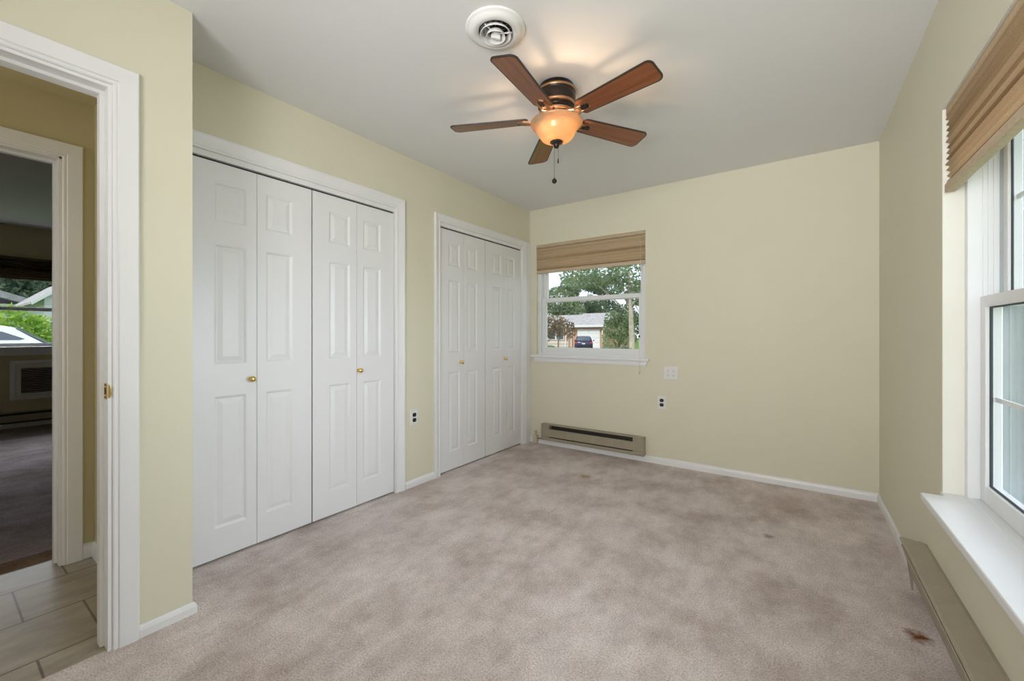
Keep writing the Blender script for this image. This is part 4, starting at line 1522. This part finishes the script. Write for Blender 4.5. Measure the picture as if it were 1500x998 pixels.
for i, (u, lb) in enumerate(((805, 'low shrub at the left end of the porch fence'), (890, 'low shrub at the foot of the rounded green tree'), (915, 'low shrub at the foot of the pale trunk'))):
    p = at_y(32 + i * .01, u)
    s = thing('shrub', lb, 'shrub', (p.x, 32, GZ), group='low shrubs across the street')
    obj('foliage', foliage([(p.x, 32, GZ + .30, .60, .5, .36)], 380, .11, 30 + i), M['leaf_a'], s, recalc=False)
    bm = newbm(); tube(bm, [(p.x, 32, GZ - .05), (p.x + .05, 32, GZ + .4)], [.05, .02], 6)
    obj('stem', bm, M['bark'], s)

# houses and greenery seen through the room across the hall
XN = -34.0
nh = thing('house', 'white sided neighbour house with a gable beyond the white car', 'house', (XN, 7, GZ))
pa, pb = at_x(XN, 40), at_x(XN, 130)
apex = at_x(XN, 112, 410).z
eav = at_x(XN, 65, 435).z
ym = at_x(XN, 112).y
yl = at_x(XN, 65).y
bm = newbm()
prism(bm, [(yl, GZ), (2 * ym - yl, GZ), (2 * ym - yl, eav), (ym, apex), (yl, eav)], lambda y, z: (XN, y, z), lambda y, z: (XN - 9, y, z))
obj('sided_wall', bm, M['lap'], nh)
bm = newbm()
sl = (apex - eav) / (ym - yl)
for s in (-1, 1):
    pr = [(ym, apex + .02), (ym + s * (ym - yl + .5), eav - .5 * sl + .02), (ym + s * (ym - yl + .5), eav - .5 * sl + .14), (ym, apex + .14)]
    prism(bm, pr, lambda y, z: (XN + .4, y, z), lambda y, z: (XN - 9.3, y, z))
obj('roof', bm, M['roofgrey'], nh)
bm = newbm()
for s in (-1, 1):
    pr = [(ym, apex - .05), (ym + s * (ym - yl + .5), eav - .5 * sl - .05), (ym + s * (ym - yl + .5), eav - .5 * sl + .15), (ym, apex + .15)]
    prism(bm, pr, lambda y, z: (XN + .40, y, z), lambda y, z: (XN + .46, y, z))
obj('rake_board', bm, M['white_ext'], nh)
q = at_x(XN, 83, 483)
bm = newbm(); box(bm, XN, XN + .08, q.y - .35, q.y + .9, q.z - .1, q.z + .5, bev=.02)
wn = obj('house_window', bm, M['white_ext'], nh)
bm = newbm(); box(bm, XN + .05, XN + .1, q.y - .25, q.y + .8, q.z, q.z + .4)
obj('pane', bm, M['carglass'], wn)
n2 = thing('house', 'neighbour house with long grey roof behind the bright green bush', 'house', (-44, 1, GZ))
a_, b_ = at_x(-44, -40, 418), at_x(-44, 56, 447)
bm = newbm(); box(bm, -53, -44, -9, b_.y - .4, GZ, b_.z)
obj('sided_wall', bm, M['lap'], n2)
bm = newbm()
zt0, zt1 = at_x(-44, 0, 426), at_x(-44, 48, 440)
y9 = -9.4
k_ = (zt1.z - zt0.z) / (zt1.y - zt0.y)
zz9 = zt1.z + k_ * (y9 - zt1.y)
pr = [(y9, zz9), (zt1.y, zt1.z), (b_.y + .2, b_.z - .05), (b_.y + .2, b_.z - .25), (y9, zz9 - .8)]
prism(bm, pr, lambda y, z: (-43.6, y, z), lambda y, z: (-53.4, y, z))
obj('roof', bm, M['roofgrey'], n2)
p = at_x(-26, 22)
s = thing('bush', 'bright green rounded bush behind the white car', 'bush', (-26, p.y, GZ))
obj('foliage', foliage([(-26, p.y - .5, 1.1, 1.2, 1.5, 1.25), (-26, p.y + .9, .8, 1.1, .9, 1.1), (-25.6, p.y - 2.2, 1.2, 1.2, 1.4, 1.3)], 3200, .14, 41), M['leaf_d'], s, recalc=False)
bm = newbm(); tube(bm, [(-26, p.y, GZ - .05), (-26, p.y, .8)], [.09, .04], 8)
obj('stem', bm, M['bark'], s)
p = at_x(-28.4, 72)
s = thing('bush', 'small grey green shrub below the white gable house', 'bush', (-28.4, p.y, GZ))
obj('foliage', foliage([(-28.4, p.y - .2, .45, .7, .8, .6), (-28.4, p.y + 1.0, .40, .7, .8, .5), (-28.2, p.y - .1, 1.0, .3, .3, .3)], 900, .12, 43), M['leaf_e'], s, recalc=False)
bm = newbm(); tube(bm, [(-28.4, p.y, GZ - .05), (-28.4, p.y, .5)], [.06, .02], 6)
obj('stem', bm, M['bark'], s)
for i, (u, zc, lb) in enumerate(((-12, 6.2, 'dark woodland tree behind the long grey roof'), (30, 6.0, 'dark woodland tree above the valley between the two roofs'), (70, 6.4, 'dark woodland tree behind the white gable'), (112, 6.4, 'dark woodland tree right of the white gable'))):
    d = 62 + 6 * i
    p = at_x(-d, u)
    tree('woodland_tree', lb, 'tree', (-d, p.y, GZ), 7, .3, [(0, 0, 5.0 + .4 * i, 2.6, 3.6 + .3 * i, 3.2), (0, .8, 8.2 + .5 * i, 2.4, 3.0, 2.6), (0, -1.6, 2.8, 2.2, 2.6, 2.2)], 2600, .36, M['leaf_e'], M['bark'], 50 + i, group='woodland behind the neighbour houses', branches=5)
